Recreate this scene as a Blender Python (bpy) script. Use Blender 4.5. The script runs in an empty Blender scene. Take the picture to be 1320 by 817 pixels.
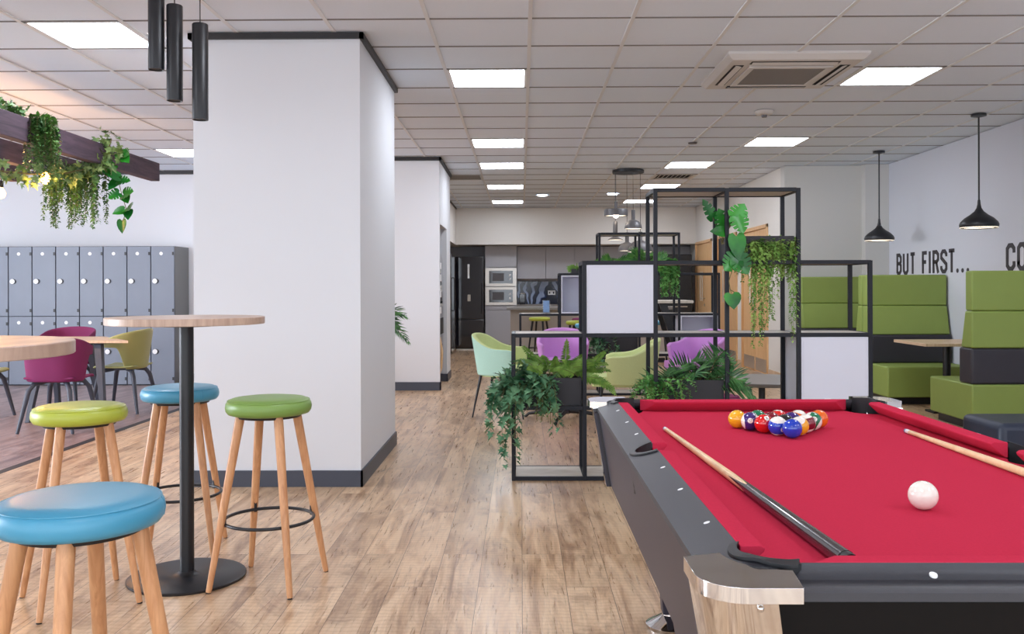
import bpy, math, random
from mathutils import Vector, Matrix, noise
from mathutils.geometry import tessellate_polygon
PI = math.pi
S = bpy.context.scene
COL = S.collection
R = math.radians
random.seed(7)

# ---------------------------------------------------------------- materials
def lin(c):
    return tuple(((v/255)/12.92 if v/255 <= .04045 else ((v/255+.055)/1.055)**2.4) for v in c) + (1,)

def mat(name, rgb, rough=.5, metal=0, spec=.5, var=.06, scale=6, bump=0, bscale=60, coat=0, emit=None, estr=0, trans=0, stretch=(1,1,1), sheen=0):
    m = bpy.data.materials.new(name); m.use_nodes = True
    nt = m.node_tree; b = nt.nodes['Principled BSDF']
    c = lin(rgb)
    b.inputs['Roughness'].default_value = rough
    b.inputs['Metallic'].default_value = metal
    b.inputs['Specular IOR Level'].default_value = spec
    b.inputs['Coat Weight'].default_value = coat
    b.inputs['Coat Roughness'].default_value = .05
    b.inputs['Sheen Weight'].default_value = sheen
    if trans: b.inputs['Transmission Weight'].default_value = trans
    tc = nt.nodes.new('ShaderNodeTexCoord'); mp = nt.nodes.new('ShaderNodeMapping')
    mp.inputs['Scale'].default_value = stretch
    nt.links.new(tc.outputs['Object'], mp.inputs[0])
    n = nt.nodes.new('ShaderNodeTexNoise'); n.inputs['Scale'].default_value = scale; n.inputs['Detail'].default_value = 4
    nt.links.new(mp.outputs[0], n.inputs['Vector'])
    mx = nt.nodes.new('ShaderNodeMix'); mx.data_type = 'RGBA'
    mx.inputs[6].default_value = tuple(max(0, v*(1-var)) for v in c[:3])+(1,)
    mx.inputs[7].default_value = tuple(min(1, v*(1+var)) for v in c[:3])+(1,)
    nt.links.new(n.outputs[0], mx.inputs[0])
    nt.links.new(mx.outputs[2], b.inputs['Base Color'])
    if bump:
        n2 = nt.nodes.new('ShaderNodeTexNoise'); n2.inputs['Scale'].default_value = bscale; n2.inputs['Detail'].default_value = 3
        nt.links.new(mp.outputs[0], n2.inputs['Vector'])
        bp = nt.nodes.new('ShaderNodeBump'); bp.inputs['Strength'].default_value = bump; bp.inputs['Distance'].default_value = .004
        nt.links.new(n2.outputs[0], bp.inputs['Height']); nt.links.new(bp.outputs[0], b.inputs['Normal'])
    if emit:
        b.inputs['Emission Color'].default_value = lin(emit); b.inputs['Emission Strength'].default_value = estr
    return m

def ramp(nt, fac, stops):
    r = nt.nodes.new('ShaderNodeValToRGB'); e = r.color_ramp.elements
    while len(e) < len(stops): e.new(.5)
    for el, (p, c) in zip(e, stops): el.position = p; el.color = c if len(c) == 4 else lin(c)
    nt.links.new(fac, r.inputs[0]); return r.outputs[0]

def mixc(nt, fac, a, b, mode='MIX'):
    m = nt.nodes.new('ShaderNodeMix'); m.data_type = 'RGBA'; m.blend_type = mode
    for v, i in ((fac, 0), (a, 6), (b, 7)):
        if hasattr(v, 'is_linked') or hasattr(v, 'links'): nt.links.new(v, m.inputs[i])
        else: m.inputs[i].default_value = v
    return m.outputs[2]

def noise_n(nt, vec, scale, detail=4, dist=0, st=(1,1,1), rough=.5):
    mp = nt.nodes.new('ShaderNodeMapping'); mp.inputs['Scale'].default_value = st
    nt.links.new(vec, mp.inputs[0])
    n = nt.nodes.new('ShaderNodeTexNoise'); n.inputs['Scale'].default_value = scale
    n.inputs['Detail'].default_value = detail; n.inputs['Distortion'].default_value = dist; n.inputs['Roughness'].default_value = rough
    nt.links.new(mp.outputs[0], n.inputs['Vector']); return n.outputs[0]

def floor_mat(name, light, mid, dark, rough=.27, tint=(1,1,1,1)):
    m = bpy.data.materials.new(name); m.use_nodes = True; nt = m.node_tree; b = nt.nodes['Principled BSDF']
    tc = nt.nodes.new('ShaderNodeTexCoord')
    mp = nt.nodes.new('ShaderNodeMapping'); mp.inputs['Rotation'].default_value = (0,0,PI/2)
    nt.links.new(tc.outputs['Object'], mp.inputs[0])
    br = nt.nodes.new('ShaderNodeTexBrick'); nt.links.new(mp.outputs[0], br.inputs['Vector'])
    br.offset = .37; br.offset_frequency = 2
    br.inputs['Scale'].default_value = 1; br.inputs['Brick Width'].default_value = 1.22; br.inputs['Row Height'].default_value = .18
    br.inputs['Mortar Size'].default_value = .0012; br.inputs['Mortar Smooth'].default_value = .2
    br.inputs['Color1'].default_value = (.25,.25,.25,1); br.inputs['Color2'].default_value = (.95,.95,.95,1); br.inputs['Mortar'].default_value = (.5,.5,.5,1)
    sc = nt.nodes.new('ShaderNodeSeparateColor'); nt.links.new(br.outputs['Color'], sc.inputs[0])
    # per-plank offset so the grain breaks at the joints
    ad = nt.nodes.new('ShaderNodeVectorMath'); ad.operation = 'MULTIPLY_ADD'
    nt.links.new(br.outputs['Color'], ad.inputs[0]); ad.inputs[1].default_value = (3.1,5.7,0); nt.links.new(tc.outputs['Object'], ad.inputs[2])
    V = ad.outputs[0]
    g1 = noise_n(nt, V, 3.0, 6, .8, (4.2,.42,1), .6)
    g2 = noise_n(nt, V, 8, 6, .5, (7,.45,1), .65)
    g3 = noise_n(nt, V, 1.7, 6, 1.6, (1.5,.6,1), .72)
    wv = nt.nodes.new('ShaderNodeTexWave'); wv.wave_type = 'BANDS'; wv.bands_direction = 'Y'
    wv.inputs['Scale'].default_value = 9; wv.inputs['Distortion'].default_value = 3.5; wv.inputs['Detail'].default_value = 2; wv.inputs['Detail Scale'].default_value = 1.5
    nt.links.new(V, wv.inputs['Vector'])
    c = ramp(nt, g1, [(.28, dark), (.43, mid), (.56, light), (.75, mid)])
    c2 = ramp(nt, g2, [(.3, tuple(int(v*.72) for v in dark)), (.5, (255,255,255)), (.8, (255,255,255))])
    c = mixc(nt, .38, c, c2, 'MULTIPLY')
    cw = ramp(nt, wv.outputs[0], [(.0, (206,190,176)), (.5, (255,255,255))])
    c = mixc(nt, .3, c, cw, 'MULTIPLY')
    c3 = ramp(nt, g3, [(.33, (158,138,126)), (.50, (255,255,255))])
    c = mixc(nt, .62, c, c3, 'MULTIPLY')
    # short dark knots and saw marks
    kn = noise_n(nt, V, 11, 2, .4, (1.8,.8,1), .5)
    kk = ramp(nt, kn, [(.77, (0,0,0,1)), (.83, (1,1,1,1))])
    c = mixc(nt, kk, c, tuple(list(lin(tuple(int(v*.55) for v in dark)))))
    ton = ramp(nt, sc.outputs[0], [(.2, (226,223,221)), (.95, (255,255,255))])
    c = mixc(nt, .8, c, ton, 'MULTIPLY')
    c = mixc(nt, br.outputs['Fac'], c, tuple(list(lin(tuple(int(v*.6) for v in dark)))))
    c = mixc(nt, 1.0, c, tint, 'MULTIPLY')
    nt.links.new(c, b.inputs['Base Color'])
    b.inputs['Roughness'].default_value = rough
    rr = nt.nodes.new('ShaderNodeMapRange'); nt.links.new(g2, rr.inputs[0]); rr.inputs[3].default_value = rough-.08; rr.inputs[4].default_value = rough+.14
    nt.links.new(rr.outputs[0], b.inputs['Roughness'])
    bp = nt.nodes.new('ShaderNodeBump'); bp.inputs['Strength'].default_value = .25; bp.inputs['Distance'].default_value = .003
    nt.links.new(g2, bp.inputs['Height']); nt.links.new(bp.outputs[0], b.inputs['Normal'])
    return m

def wood(name, a, b_, rough=.45, st=(12,12,1), sc=4):
    m = bpy.data.materials.new(name); m.use_nodes = True; nt = m.node_tree; b = nt.nodes['Principled BSDF']
    tc = nt.nodes.new('ShaderNodeTexCoord')
    n = noise_n(nt, tc.outputs['Object'], sc, 6, .8, st, .6)
    c = ramp(nt, n, [(.3, b_), (.65, a)])
    nt.links.new(c, b.inputs['Base Color']); b.inputs['Roughness'].default_value = rough
    return m

def leafmat(name, a, b_, rough=.42, sc=14):
    m = bpy.data.materials.new(name); m.use_nodes = True; nt = m.node_tree; b = nt.nodes['Principled BSDF']
    tc = nt.nodes.new('ShaderNodeTexCoord')
    n = noise_n(nt, tc.outputs['Object'], sc, 3)
    c = ramp(nt, n, [(.38, b_), (.62, a)])
    nt.links.new(c, b.inputs['Base Color']); b.inputs['Roughness'].default_value = rough
    b.inputs['Subsurface Weight'].default_value = 0
    return m

def splash_mat():
    m = bpy.data.materials.new('printed_glass'); m.use_nodes = True; nt = m.node_tree; b = nt.nodes['Principled BSDF']
    tc = nt.nodes.new('ShaderNodeTexCoord')
    w = nt.nodes.new('ShaderNodeTexWave'); w.inputs['Scale'].default_value = 1.6; w.inputs['Distortion'].default_value = 14; w.inputs['Detail'].default_value = 2; w.inputs['Detail Scale'].default_value = 1.3
    nt.links.new(tc.outputs['Object'], w.inputs['Vector'])
    c = ramp(nt, w.outputs[0], [(.35, (10,16,42)), (.62, (30,46,90)), (.78, (150,165,195))])
    nt.links.new(c, b.inputs['Base Color']); b.inputs['Roughness'].default_value = .12
    return m

M = {}
M['wall'] = mat('wall_paint', (220,222,226), .75, var=.012, scale=1.5, bump=.05, bscale=180, spec=.25)
M['wallr'] = mat('grey_wall_paint', (208,211,221), .75, var=.012, scale=1.5, spec=.25)
M['wallg'] = mat('warm_grey_wall_paint', (206,205,202), .75, var=.012, scale=1.5, spec=.25)
M['bulk'] = mat('cream_wall_paint', (226,222,216), .8, var=.012, scale=1.5, spec=.25)
M['ceil'] = mat('ceiling_tile', (222,230,240), .9, var=.025, scale=90, bump=.1, bscale=220, spec=.1)
M['tbar'] = mat('ceiling_grid', (216,217,218), .5, var=.01)
M['gap'] = mat('tile_shadow_gap', (120,116,114), .9, var=.01)
M['skirt'] = mat('dark_skirting', (66,70,82), .45, var=.02)
M['blacktrim'] = mat('black_trim', (38,36,38), .5, var=.03)
M['floor'] = floor_mat('floor_planks', (224,193,158), (200,165,130), (150,118,92))
M['floord'] = floor_mat('dark_floor_planks', (178,154,150), (156,132,128), (124,102,102), .28)
M['steel'] = mat('shelf_steel', (22,24,32), .45, metal=.0, spec=.3, var=.04)
M['board'] = wood('pale_shelf_board', (204,196,184), (178,168,154), .5, (1.2,10,1), 6)
M['panel'] = mat('light_grey_panel', (208,210,222), .45, var=.015)
M['planter'] = mat('planter_black', (38,37,42), .6, var=.05)
M['soil'] = mat('soil', (50,38,30), .95, var=.3, scale=60)
M['cloth'] = mat('red_cloth', (190,48,73), .95, var=.10, scale=180, bump=.12, bscale=500, spec=.02)
M['rail'] = mat('grey_laminate', (54,54,59), .5, var=.08, scale=120, bump=.08, bscale=400)
M['cab'] = mat('cabinet_black', (52,50,62), .42, spec=.35, var=.04)
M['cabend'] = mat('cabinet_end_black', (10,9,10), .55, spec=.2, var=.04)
M['rubber'] = mat('black_rubber', (19,20,24), .45, var=.05)
M['chrome'] = mat('chrome', (222,220,218), .06, metal=1, var=.01)
M['white'] = mat('white_plastic', (235,235,235), .4, var=.01)
M['beech'] = wood('beech', (214,160,114), (186,130,88), .4, (14,14,1.2), 5)
M['tabletop'] = wood('oak_laminate', (196,168,148), (160,132,114), .38, (14,1.5,1), 3)
M['tabletop2'] = wood('pale_oak_laminate', (220,194,164), (198,168,136), .4, (14,1.5,1), 3)
M['door'] = wood('door_oak', (230,188,138), (212,166,114), .45, (9,9,.8), 4)
M['beam'] = wood('dark_stained_timber', (84,66,78), (52,40,52), .7, (10,1,10), 3)
M['blk'] = mat('black_powder_coat', (25,26,30), .4, var=.04)
M['gblack'] = mat('gloss_black', (26,24,30), .08, var=.06, coat=1)
M['lime'] = mat('lime_vinyl', (174,184,66), .36, var=.04, bump=.06, bscale=300)
M['green'] = mat('apple_green_vinyl', (120,152,74), .4, var=.04, bump=.06, bscale=300)
M['blue'] = mat('turquoise_vinyl', (72,150,182), .36, var=.04, bump=.06, bscale=300)
M['plum'] = mat('plum_fabric', (116,28,80), .8, var=.06, bump=.1, bscale=400)
M['olive'] = mat('olive_plastic', (156,156,98), .4, var=.04)
M['chairleg'] = mat('slate_plastic_leg', (62,66,78), .45, var=.04)
M['tubgreen'] = mat('lime_wool', (206,218,158), .9, var=.06, scale=120, bump=.12, bscale=420, spec=.1)
M['tubmint'] = mat('mint_wool', (186,224,208), .9, var=.06, scale=120, bump=.12, bscale=420, spec=.1)
M['tubpurple'] = mat('orchid_wool', (200,146,208), .9, var=.06, scale=120, bump=.12, bscale=420, spec=.1)
M['booth'] = mat('booth_green_vinyl', (138,158,78), .5, var=.05, bump=.05, bscale=200)
M['boothgrey'] = mat('booth_charcoal_vinyl', (50,48,56), .45, var=.05, bump=.05, bscale=200)
M['lockf'] = mat('locker_grey', (118,126,140), .4, var=.09, scale=3)
M['locks'] = mat('locker_side', (112,112,110), .45, var=.04)
M['lockgap'] = mat('locker_gap', (46,50,58), .6)
M['kitchen'] = mat('kitchen_grey', (178,178,184), .5, var=.02)
M['kitchend'] = mat('kitchen_recess', (58,58,62), .7)
M['worktop'] = mat('worktop_grey', (128,124,120), .4, var=.08, scale=80)
M['taupe'] = mat('island_taupe', (172,164,156), .5, var=.02)
M['stainless'] = mat('stainless', (214,208,200), .3, metal=.85, var=.03)
M['splash'] = splash_mat()
M['letter'] = mat('letter_vinyl', (58,54,60), .6)
M['ac'] = mat('ac_plastic', (206,202,198), .5, var=.01)
M['acgrille'] = mat('ac_grille', (128,124,122), .7, var=.15, scale=200)
M['dark'] = mat('dark_slot', (20,20,22), .8)
M['panelon'] = mat('lit_diffuser', (255,255,255), .5, emit=(238,244,255), estr=13)
M['spoton'] = mat('lit_spot', (255,255,255), .5, emit=(255,240,225), estr=12)
M['shadein'] = mat('lit_shade_inside', (240,235,228), .6, emit=(255,238,214), estr=1.2)
M['bulb'] = mat('lit_filament_bulb', (255,190,110), .3, emit=(255,172,80), estr=14)
M['lampgrey'] = mat('lamp_grey', (92,90,92), .45, metal=.3)
M['ivy'] = leafmat('ivy_leaf', (118,162,122), (48,98,68))
M['ivy2'] = leafmat('pale_ivy_leaf', (130,150,84), (70,104,50))
M['fern'] = leafmat('fern_leaf', (132,168,72), (78,120,44))
M['palm'] = leafmat('palm_leaf', (92,146,80), (36,84,46))
M['palm2'] = leafmat('light_palm_leaf', (108,166,72), (54,116,50))
M['monst'] = leafmat('monstera_leaf', (52,150,42), (16,90,30), .3, 5)
M['trail'] = leafmat('trailing_leaf', (158,192,100), (94,138,60))
M['trail2'] = leafmat('creeper_leaf', (124,182,98), (64,126,60))
M['bush'] = leafmat('hanging_bush_leaf', (96,138,66), (48,88,40))
M['stem'] = mat('plant_stem', (112,104,62), .7, var=.2)
M['navy'] = mat('navy_vinyl', (34,42,60), .45)
M['glass'] = mat('clear_acrylic', (235,240,245), .05, trans=.9, var=0)
M['menu'] = mat('menu_card', (110,140,180), .5, var=.3, scale=40)
M['taupeleg'] = M['blk']
M['cuewood'] = wood('maple_cue', (238,206,162), (222,182,134), .3, (1,1,1), 20)
M['cuebutt'] = mat('cue_butt_charcoal', (52,48,52), .2, var=.2, coat=.6)
M['red2'] = mat('red_note', (150,40,50), .6)

# ---------------------------------------------------------------- mesh builder
class MB:
    def __init__(s): s.v = []; s.f = []; s.m = []
    def add(s, vs, fs, mi=0):
        o = len(s.v); s.v += [tuple(v) for v in vs]
        s.f += [tuple(i+o for i in f) for f in fs]; s.m += [mi]*len(fs); return s
    def box(s, x0, x1, y0, y1, z0, z1, mi=0):
        if x0 > x1: x0, x1 = x1, x0
        if y0 > y1: y0, y1 = y1, y0
        if z0 > z1: z0, z1 = z1, z0
        v = [(x,y,z) for z in (z0,z1) for y in (y0,y1) for x in (x0,x1)]
        return s.add(v, [(0,2,3,1),(4,5,7,6),(0,1,5,4),(2,6,7,3),(0,4,6,2),(1,3,7,5)], mi)
    def hexa(s, b, t, mi=0):   # bottom 4 ccw, top 4 ccw
        return s.add(list(b)+list(t), [(3,2,1,0),(4,5,6,7),(0,1,5,4),(1,2,6,5),(2,3,7,6),(3,0,4,7)], mi)
    def cyl(s, p0, p1, r0, r1=None, seg=16, mi=0, caps=True):
        r1 = r0 if r1 is None else r1
        p0 = Vector(p0); p1 = Vector(p1); d = (p1-p0).normalized()
        a = Vector((0,0,1)) if abs(d.z) < .9 else Vector((1,0,0))
        u = d.cross(a).normalized(); w = d.cross(u)
        v = []
        for p, r in ((p0,r0),(p1,r1)):
            for k in range(seg):
                t = 2*PI*k/seg; v.append(p+u*math.cos(t)*r+w*math.sin(t)*r)
        f = [(k+seg, (k+1)%seg+seg, (k+1)%seg, k) for k in range(seg)]
        if caps: f += [tuple(range(seg)), tuple(reversed(range(seg, 2*seg)))]
        return s.add(v, f, mi)
    def tube(s, pts, r, seg=8, mi=0, closed=False):
        pts = [Vector(p) for p in pts]; n = len(pts); v = []
        up = None
        for i, p in enumerate(pts):
            a = pts[(i-1) % n] if (closed or i > 0) else p; b = pts[(i+1) % n] if (closed or i < n-1) else p
            d = (b-a).normalized()
            if up is None:
                up = Vector((0,0,1)) if abs(d.z) < .9 else Vector((1,0,0))
            u = d.cross(up)
            if u.length < 1e-4: u = d.cross(Vector((1,0,0)))
            u.normalize(); w = u.cross(d).normalized(); up = w
            rr = r[i] if isinstance(r, (list,tuple)) else r
            v += [p+u*math.cos(2*PI*k/seg)*rr+w*math.sin(2*PI*k/seg)*rr for k in range(seg)]
        f = []
        for i in range(n if closed else n-1):
            j = (i+1) % n
            f += [(i*seg+k, i*seg+(k+1)%seg, j*seg+(k+1)%seg, j*seg+k) for k in range(seg)]
        if not closed: f += [tuple(reversed(range(seg))), tuple(range((n-1)*seg, n*seg))]
        return s.add(v, f, mi)
    def lathe(s, prof, c=(0,0,0), seg=40, mi=0, cap=True):
        v = []; n = len(prof)
        for r, z in prof:
            v += [(c[0]+r*math.cos(2*PI*k/seg), c[1]+r*math.sin(2*PI*k/seg), c[2]+z) for k in range(seg)]
        f = [(i*seg+k, i*seg+(k+1)%seg, (i+1)*seg+(k+1)%seg, (i+1)*seg+k) for i in range(n-1) for k in range(seg)]
        if cap:
            if prof[0][0] > 1e-5: f.append(tuple(reversed(range(seg))))
            if prof[-1][0] > 1e-5: f.append(tuple(range((n-1)*seg, n*seg)))
        return s.add(v, f, mi)
    def prism(s, poly, z0, z1, holes=(), mi=0):
        loops = [list(poly)]+[list(h) for h in holes]
        flat = [p for l in loops for p in l]; n = len(flat)
        tris = tessellate_polygon([[Vector((p[0],p[1],0)) for p in l] for l in loops])
        v = [(p[0],p[1],z0) for p in flat]+[(p[0],p[1],z1) for p in flat]
        f = []
        for t in tris:
            a, b, c = (Vector((*flat[i],0)) for i in t)
            if (b-a).cross(c-a).z < 0: t = (t[0],t[2],t[1])
            f.append(tuple(i+n for i in t)); f.append(tuple(reversed(t)))
        o = 0
        for li, l in enumerate(loops):
            ar = sum(l[i-1][0]*l[i][1]-l[i][0]*l[i-1][1] for i in range(len(l)))
            for i in range(len(l)):
                a, b = o+i, o+(i+1) % len(l)
                q = (a,b,b+n,a+n)
                if (ar < 0) != (li > 0): q = tuple(reversed(q))
                f.append(q)
            o += len(l)
        return s.add(v, f, mi)
    def sphere(s, c, r, seg=24, rings=14, mi=0, sc=(1,1,1)):
        v = [(c[0],c[1],c[2]-r*sc[2])]
        for i in range(1, rings):
            t = -PI/2+PI*i/rings
            v += [(c[0]+r*sc[0]*math.cos(t)*math.cos(2*PI*k/seg), c[1]+r*sc[1]*math.cos(t)*math.sin(2*PI*k/seg), c[2]+r*sc[2]*math.sin(t)) for k in range(seg)]
        v.append((c[0],c[1],c[2]+r*sc[2])); L = len(v)-1
        f = [(0, 1+(k+1)%seg, 1+k) for k in range(seg)]
        for i in range(rings-2):
            f += [(1+i*seg+k, 1+i*seg+(k+1)%seg, 1+(i+1)*seg+(k+1)%seg, 1+(i+1)*seg+k) for k in range(seg)]
        f += [(L, 1+(rings-2)*seg+k, 1+(rings-2)*seg+(k+1)%seg) for k in range(seg)]
        return s.add(v, f, mi)
    def grid(s, fn, nu, nv, mi=0, flip=False):
        v = [fn(i/nu, j/nv) for j in range(nv+1) for i in range(nu+1)]
        f = []
        for j in range(nv):
            for i in range(nu):
                a = j*(nu+1)+i; q = (a,a+1,a+nu+2,a+nu+1); f.append(tuple(reversed(q)) if flip else q)
        return s.add(v, f, mi)
    def ribbon(s, pts, w, fn, th, closed=False):
        """flat stroke of width w along 2-D pts; fn maps (u,v,height) to 3-D"""
        n = len(pts); L = []; Rr = []
        P = [Vector(p) for p in pts]
        for i in range(n):
            a = P[i-1] if (i > 0 or closed) else None; b = P[(i+1) % n] if (i < n-1 or closed) else None
            d1 = (P[i]-a).normalized() if a is not None else None; d2 = (b-P[i]).normalized() if b is not None else None
            if d1 is None: d1 = d2
            if d2 is None: d2 = d1
            n1 = Vector((-d1.y,d1.x)); n2 = Vector((-d2.y,d2.x)); m = (n1+n2).normalized()
            k = min(1.8, 1/max(.35, m.dot(n1)))
            L.append(P[i]+m*w/2*k); Rr.append(P[i]-m*w/2*k)
        v = [fn(p.x,p.y,0) for p in L]+[fn(p.x,p.y,0) for p in Rr]+[fn(p.x,p.y,th) for p in L]+[fn(p.x,p.y,th) for p in Rr]
        f = []
        for i in range(n if closed else n-1):
            j = (i+1) % n
            f += [(i,j,n+j,n+i),(2*n+i,3*n+i,3*n+j,2*n+j),(i,2*n+i,2*n+j,j),(n+i,n+j,3*n+j,3*n+i)]
        if not closed:
            f += [(0,n,3*n,2*n),(n-1,3*n-1,4*n-1,2*n-1)]
        return s.add(v, f)

def obj(name, mb, mats, parent=None, bevel=0, world=False, seg=2, smooth=40, sub=0, solid=0, kind=None, label=None):
    me = bpy.data.meshes.new(name)
    vs = mb.v
    if world and parent is not None:
        l = parent.location; vs = [(v[0]-l.x, v[1]-l.y, v[2]-l.z) for v in vs]
    me.from_pydata(vs, [], mb.f)
    if not isinstance(mats, (list,tuple)): mats = [mats]
    for m in mats: me.materials.append(M[m])
    if len(mats) > 1: me.polygons.foreach_set('material_index', mb.m)
    me.polygons.foreach_set('use_smooth', [True]*len(me.polygons))
    me.update()
    me.set_sharp_from_angle(angle=R(smooth))
    o = bpy.data.objects.new(name, me); COL.objects.link(o)
    if parent is not None: o.parent = parent
    if solid:
        s_ = o.modifiers.new('thick', 'SOLIDIFY'); s_.thickness = solid; s_.offset = 0
    if bevel:
        b = o.modifiers.new('bevel', 'BEVEL'); b.width = bevel; b.segments = seg; b.limit_method = 'ANGLE'; b.angle_limit = R(35)
        b.harden_normals = False
    if sub:
        s2 = o.modifiers.new('sub', 'SUBSURF'); s2.levels = sub; s2.render_levels = sub
    if kind: o['kind'] = kind
    if label: o['label'] = label
    return o

def tag(o, label, cat, group=None, kind=None):
    o['label'] = label; o['category'] = cat
    if group: o['group'] = group
    if kind: o['kind'] = kind
    return o
def thing(name, label, cat, loc=(0,0,0), rz=0, group=None):
    o = bpy.data.objects.new(name, None); COL.objects.link(o); o.empty_display_size = .1
    o.location = loc; o.rotation_euler = (0,0,rz)
    return tag(o, label, cat, group)
def struct(name, mb, mats, parent=None, **k):
    o = obj(name, mb, mats, parent, **k)
    if parent is None: o['kind'] = 'structure'
    return o
KIDS = {}
def dup(root, loc, rz, label, group=None, swap=None):
    r = root.copy(); COL.objects.link(r); r.location = loc; r.rotation_euler = (0,0,rz); r['label'] = label
    if group: r['group'] = group
    def rec(src, dst):
        for ch in [c for c in bpy.data.objects if c.parent == src]:
            c = ch.copy(); COL.objects.link(c); c.parent = dst
            if swap and c.type == 'MESH' and any(s.material and s.material.name in swap for s in c.material_slots):
                c.data = c.data.copy()
                for i, mm in enumerate(c.data.materials):
                    if mm.name in swap: c.data.materials[i] = swap[mm.name]
            rec(ch, c)
    rec(root, r)
    return r

# ---------------------------------------------------------------- room shell
CH = 2.79
m = MB().box(-3.45,5.2,-3.2,19.0,-.05,0); struct('floor', m, 'floor')
m = MB().box(-9.5,-3.52,-3.2,12.4,-.05,0); struct('floor_dark_zone', m, 'floord')
m = MB().box(-3.52,-3.45,-3.2,12.4,-.05,.001); struct('trim_floor_strip', m, 'blacktrim')

# ceiling: tiles sit a little above the grid bars; cells with fittings are left open
LIT = [(-5,5.25),(-1,6.45),(-1,9.45),(-1,11.25),(-1,13.65),(-1,16.05),(4,6.45),(4,9.45),(3,11.25),(3,13.65),(3,16.05),(-7,10.05),
       (-1,2.85),(3,3.45),(-5,1.65),(-1,-.15),(3,.45),(6,1.65),(-9,6.45),(-9,2.85),(-12,8.85),(-5,-1.35),(6,-1.35)]  # unseen panels, added out of view to even out the room light
LIT = [(i, j) for i, j in LIT]
def cellx(i): return .056+.6*i
X0, Y0 = -9.5, -3.15
m = MB(); cells = set()
for i, y in LIT: cells.add((i, round((y-5.25)/.6)))
cells.add((3, 12)); cells.add((-2, 12))
for j in range(-14, 24):
    y = 5.25+.6*j
    for i in range(-16, 9):
        x = cellx(i)
        if x+.6 > 5.3 or (i, j) in cells: continue
        if y > 17.45: continue
        m.box(x+.004, x+.596, y+.004, y+.596, CH+.006, CH+.02)
struct('ceiling', m, 'ceil')
m = MB().box(-9.6,5.3,-3.2,19,CH+.06,CH+.1); struct('ceiling_slab', m, 'gap')
m = MB()
for i in range(-16, 10):
    m.box(cellx(i)-.012, cellx(i)+.012, -3.2, 17.5, CH, CH+.008)
struct('ceiling_grid_runners', m, 'tbar')
m = MB()
for j in range(-14, 22):
    y = 5.25+.6*j; m.box(-9.55, 5.25, y-.0075, y+.0075, CH+.0015, CH+.0105)
struct('ceiling_grid_tees', m, 'gap')

# foreground column
m = MB().box(-2.02,-.99,5.52,7.02,0,CH); struct('column', m, 'wall')
m = MB()
m.box(-2.03,-.978,5.508,5.52,0,.1); m.box(-.99,-.978,5.508,7.03,0,.1); m.box(-2.03,-2.02,5.508,7.03,0,.1); m.box(-2.03,-.978,7.02,7.03,0,.1)
struct('baseboard_column', m, 'skirt')
m = MB()
m.box(-2.045,-.965,5.495,5.52,CH-.036,CH); m.box(-.99,-.965,5.495,7.045,CH-.036,CH); m.box(-2.045,-2.02,5.495,7.045,CH-.036,CH); m.box(-2.045,-.965,7.02,7.045,CH-.036,CH)
struct('trim_column', m, 'blacktrim')

# wall block beyond it with the niche
m = MB().box(-3.6,-.98,10.75,10.83,0,CH).box(-3.6,-.98,11.8,12.38,0,CH).box(-3.6,-.98,10.83,11.8,2.0,CH).box(-3.6,-1.75,10.83,11.8,0,2.0)
struct('wall_niche_block', m, 'wall')
m = MB().box(-3.6,-.968,10.738,10.75,0,.1).box(-.98,-.968,10.738,10.83,0,.1).box(-1.75,-.968,11.788,11.8,0,.1).box(-.98,-.968,11.788,12.38,0,.1)
struct('baseboard_niche_block', m, 'skirt')
m = MB().box(-3.6,-.955,10.72,10.75,CH-.04,CH).box(-.98,-.955,10.72,12.4,CH-.04,CH)
struct('trim_niche_block', m, 'blacktrim')
# kitchen left wall: bulkhead with an alcove under it
m = MB().box(-4.2,-1.27,12.38,19,2.07,CH).box(-4.2,-1.95,12.38,19,0,2.07)
struct('wall_kitchen_left', m, 'bulk')
m = MB().box(-1.29,-1.255,12.38,17.5,CH-.03,CH); struct('trim_kitchen_left', m, 'blacktrim')

# left rear wall
m = MB().box(-9.6,-3.6,11.88,12.1,0,CH); struct('wall_left_rear', m, 'wall')
m = MB().box(-9.6,-3.6,11.85,11.88,CH-.045,CH); struct('trim_left_rear', m, 'blacktrim')
m = MB().box(-9.6,-3.6,11.868,11.88,0,.1); struct('baseboard_left_rear', m, 'skirt')
# far left window wall, open glazing between mullions, out of the frame
m = MB().box(-9.7,-9.55,-3.2,12,0,.55).box(-9.7,-9.55,-3.2,12,2.6,CH)
struct('wall_left', m, 'wall')
m = MB()
for k in range(8): m.box(-9.68,-9.58,-3.2+k*2.17-.04,-3.2+k*2.17+.04,.55,2.6)
m.box(-9.68,-9.58,-3.2,12,.55,.6); m.box(-9.68,-9.58,-3.2,12,2.55,2.6)
struct('window_1', m, 'skirt')

# right wall, rear right walls, kitchen bulkhead
m = MB().box(4.69,4.85,-3.2,11.65,0,CH); struct('wall_right', m, 'wallr')
m = MB().box(3.4,4.9,11.63,11.8,0,CH); struct('wall_rear_right', m, 'wallg')
m = MB().box(4.39,4.69,11.5,11.64,0,CH); struct('wall_pier', m, 'wallg')
m = MB().box(3.4,3.6,11.8,12.4,0,CH).box(3.4,3.6,12.4,17.6,2.1,CH).box(3.4,3.6,13.86,14.16,0,2.1).box(3.4,3.6,15.6,16.05,0,2.1).box(3.4,3.6,17.52,19,0,CH)
struct('wall_doors', m, 'bulk')
m = MB().box(3.39,3.4,11.63,12.4,0,.1).box(3.39,3.4,13.86,14.16,0,.1).box(3.39,3.4,15.6,16.05,0,.1); struct('baseboard_doors', m, 'tabletop2')
m = MB().box(4.675,4.69,-3.2,11.5,0,.1); struct('baseboard_right', m, 'skirt')
m = MB().box(-1.27,3.4,17.5,18.42,2.075,CH); struct('wall_kitchen_bulkhead', m, 'bulk')
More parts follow.
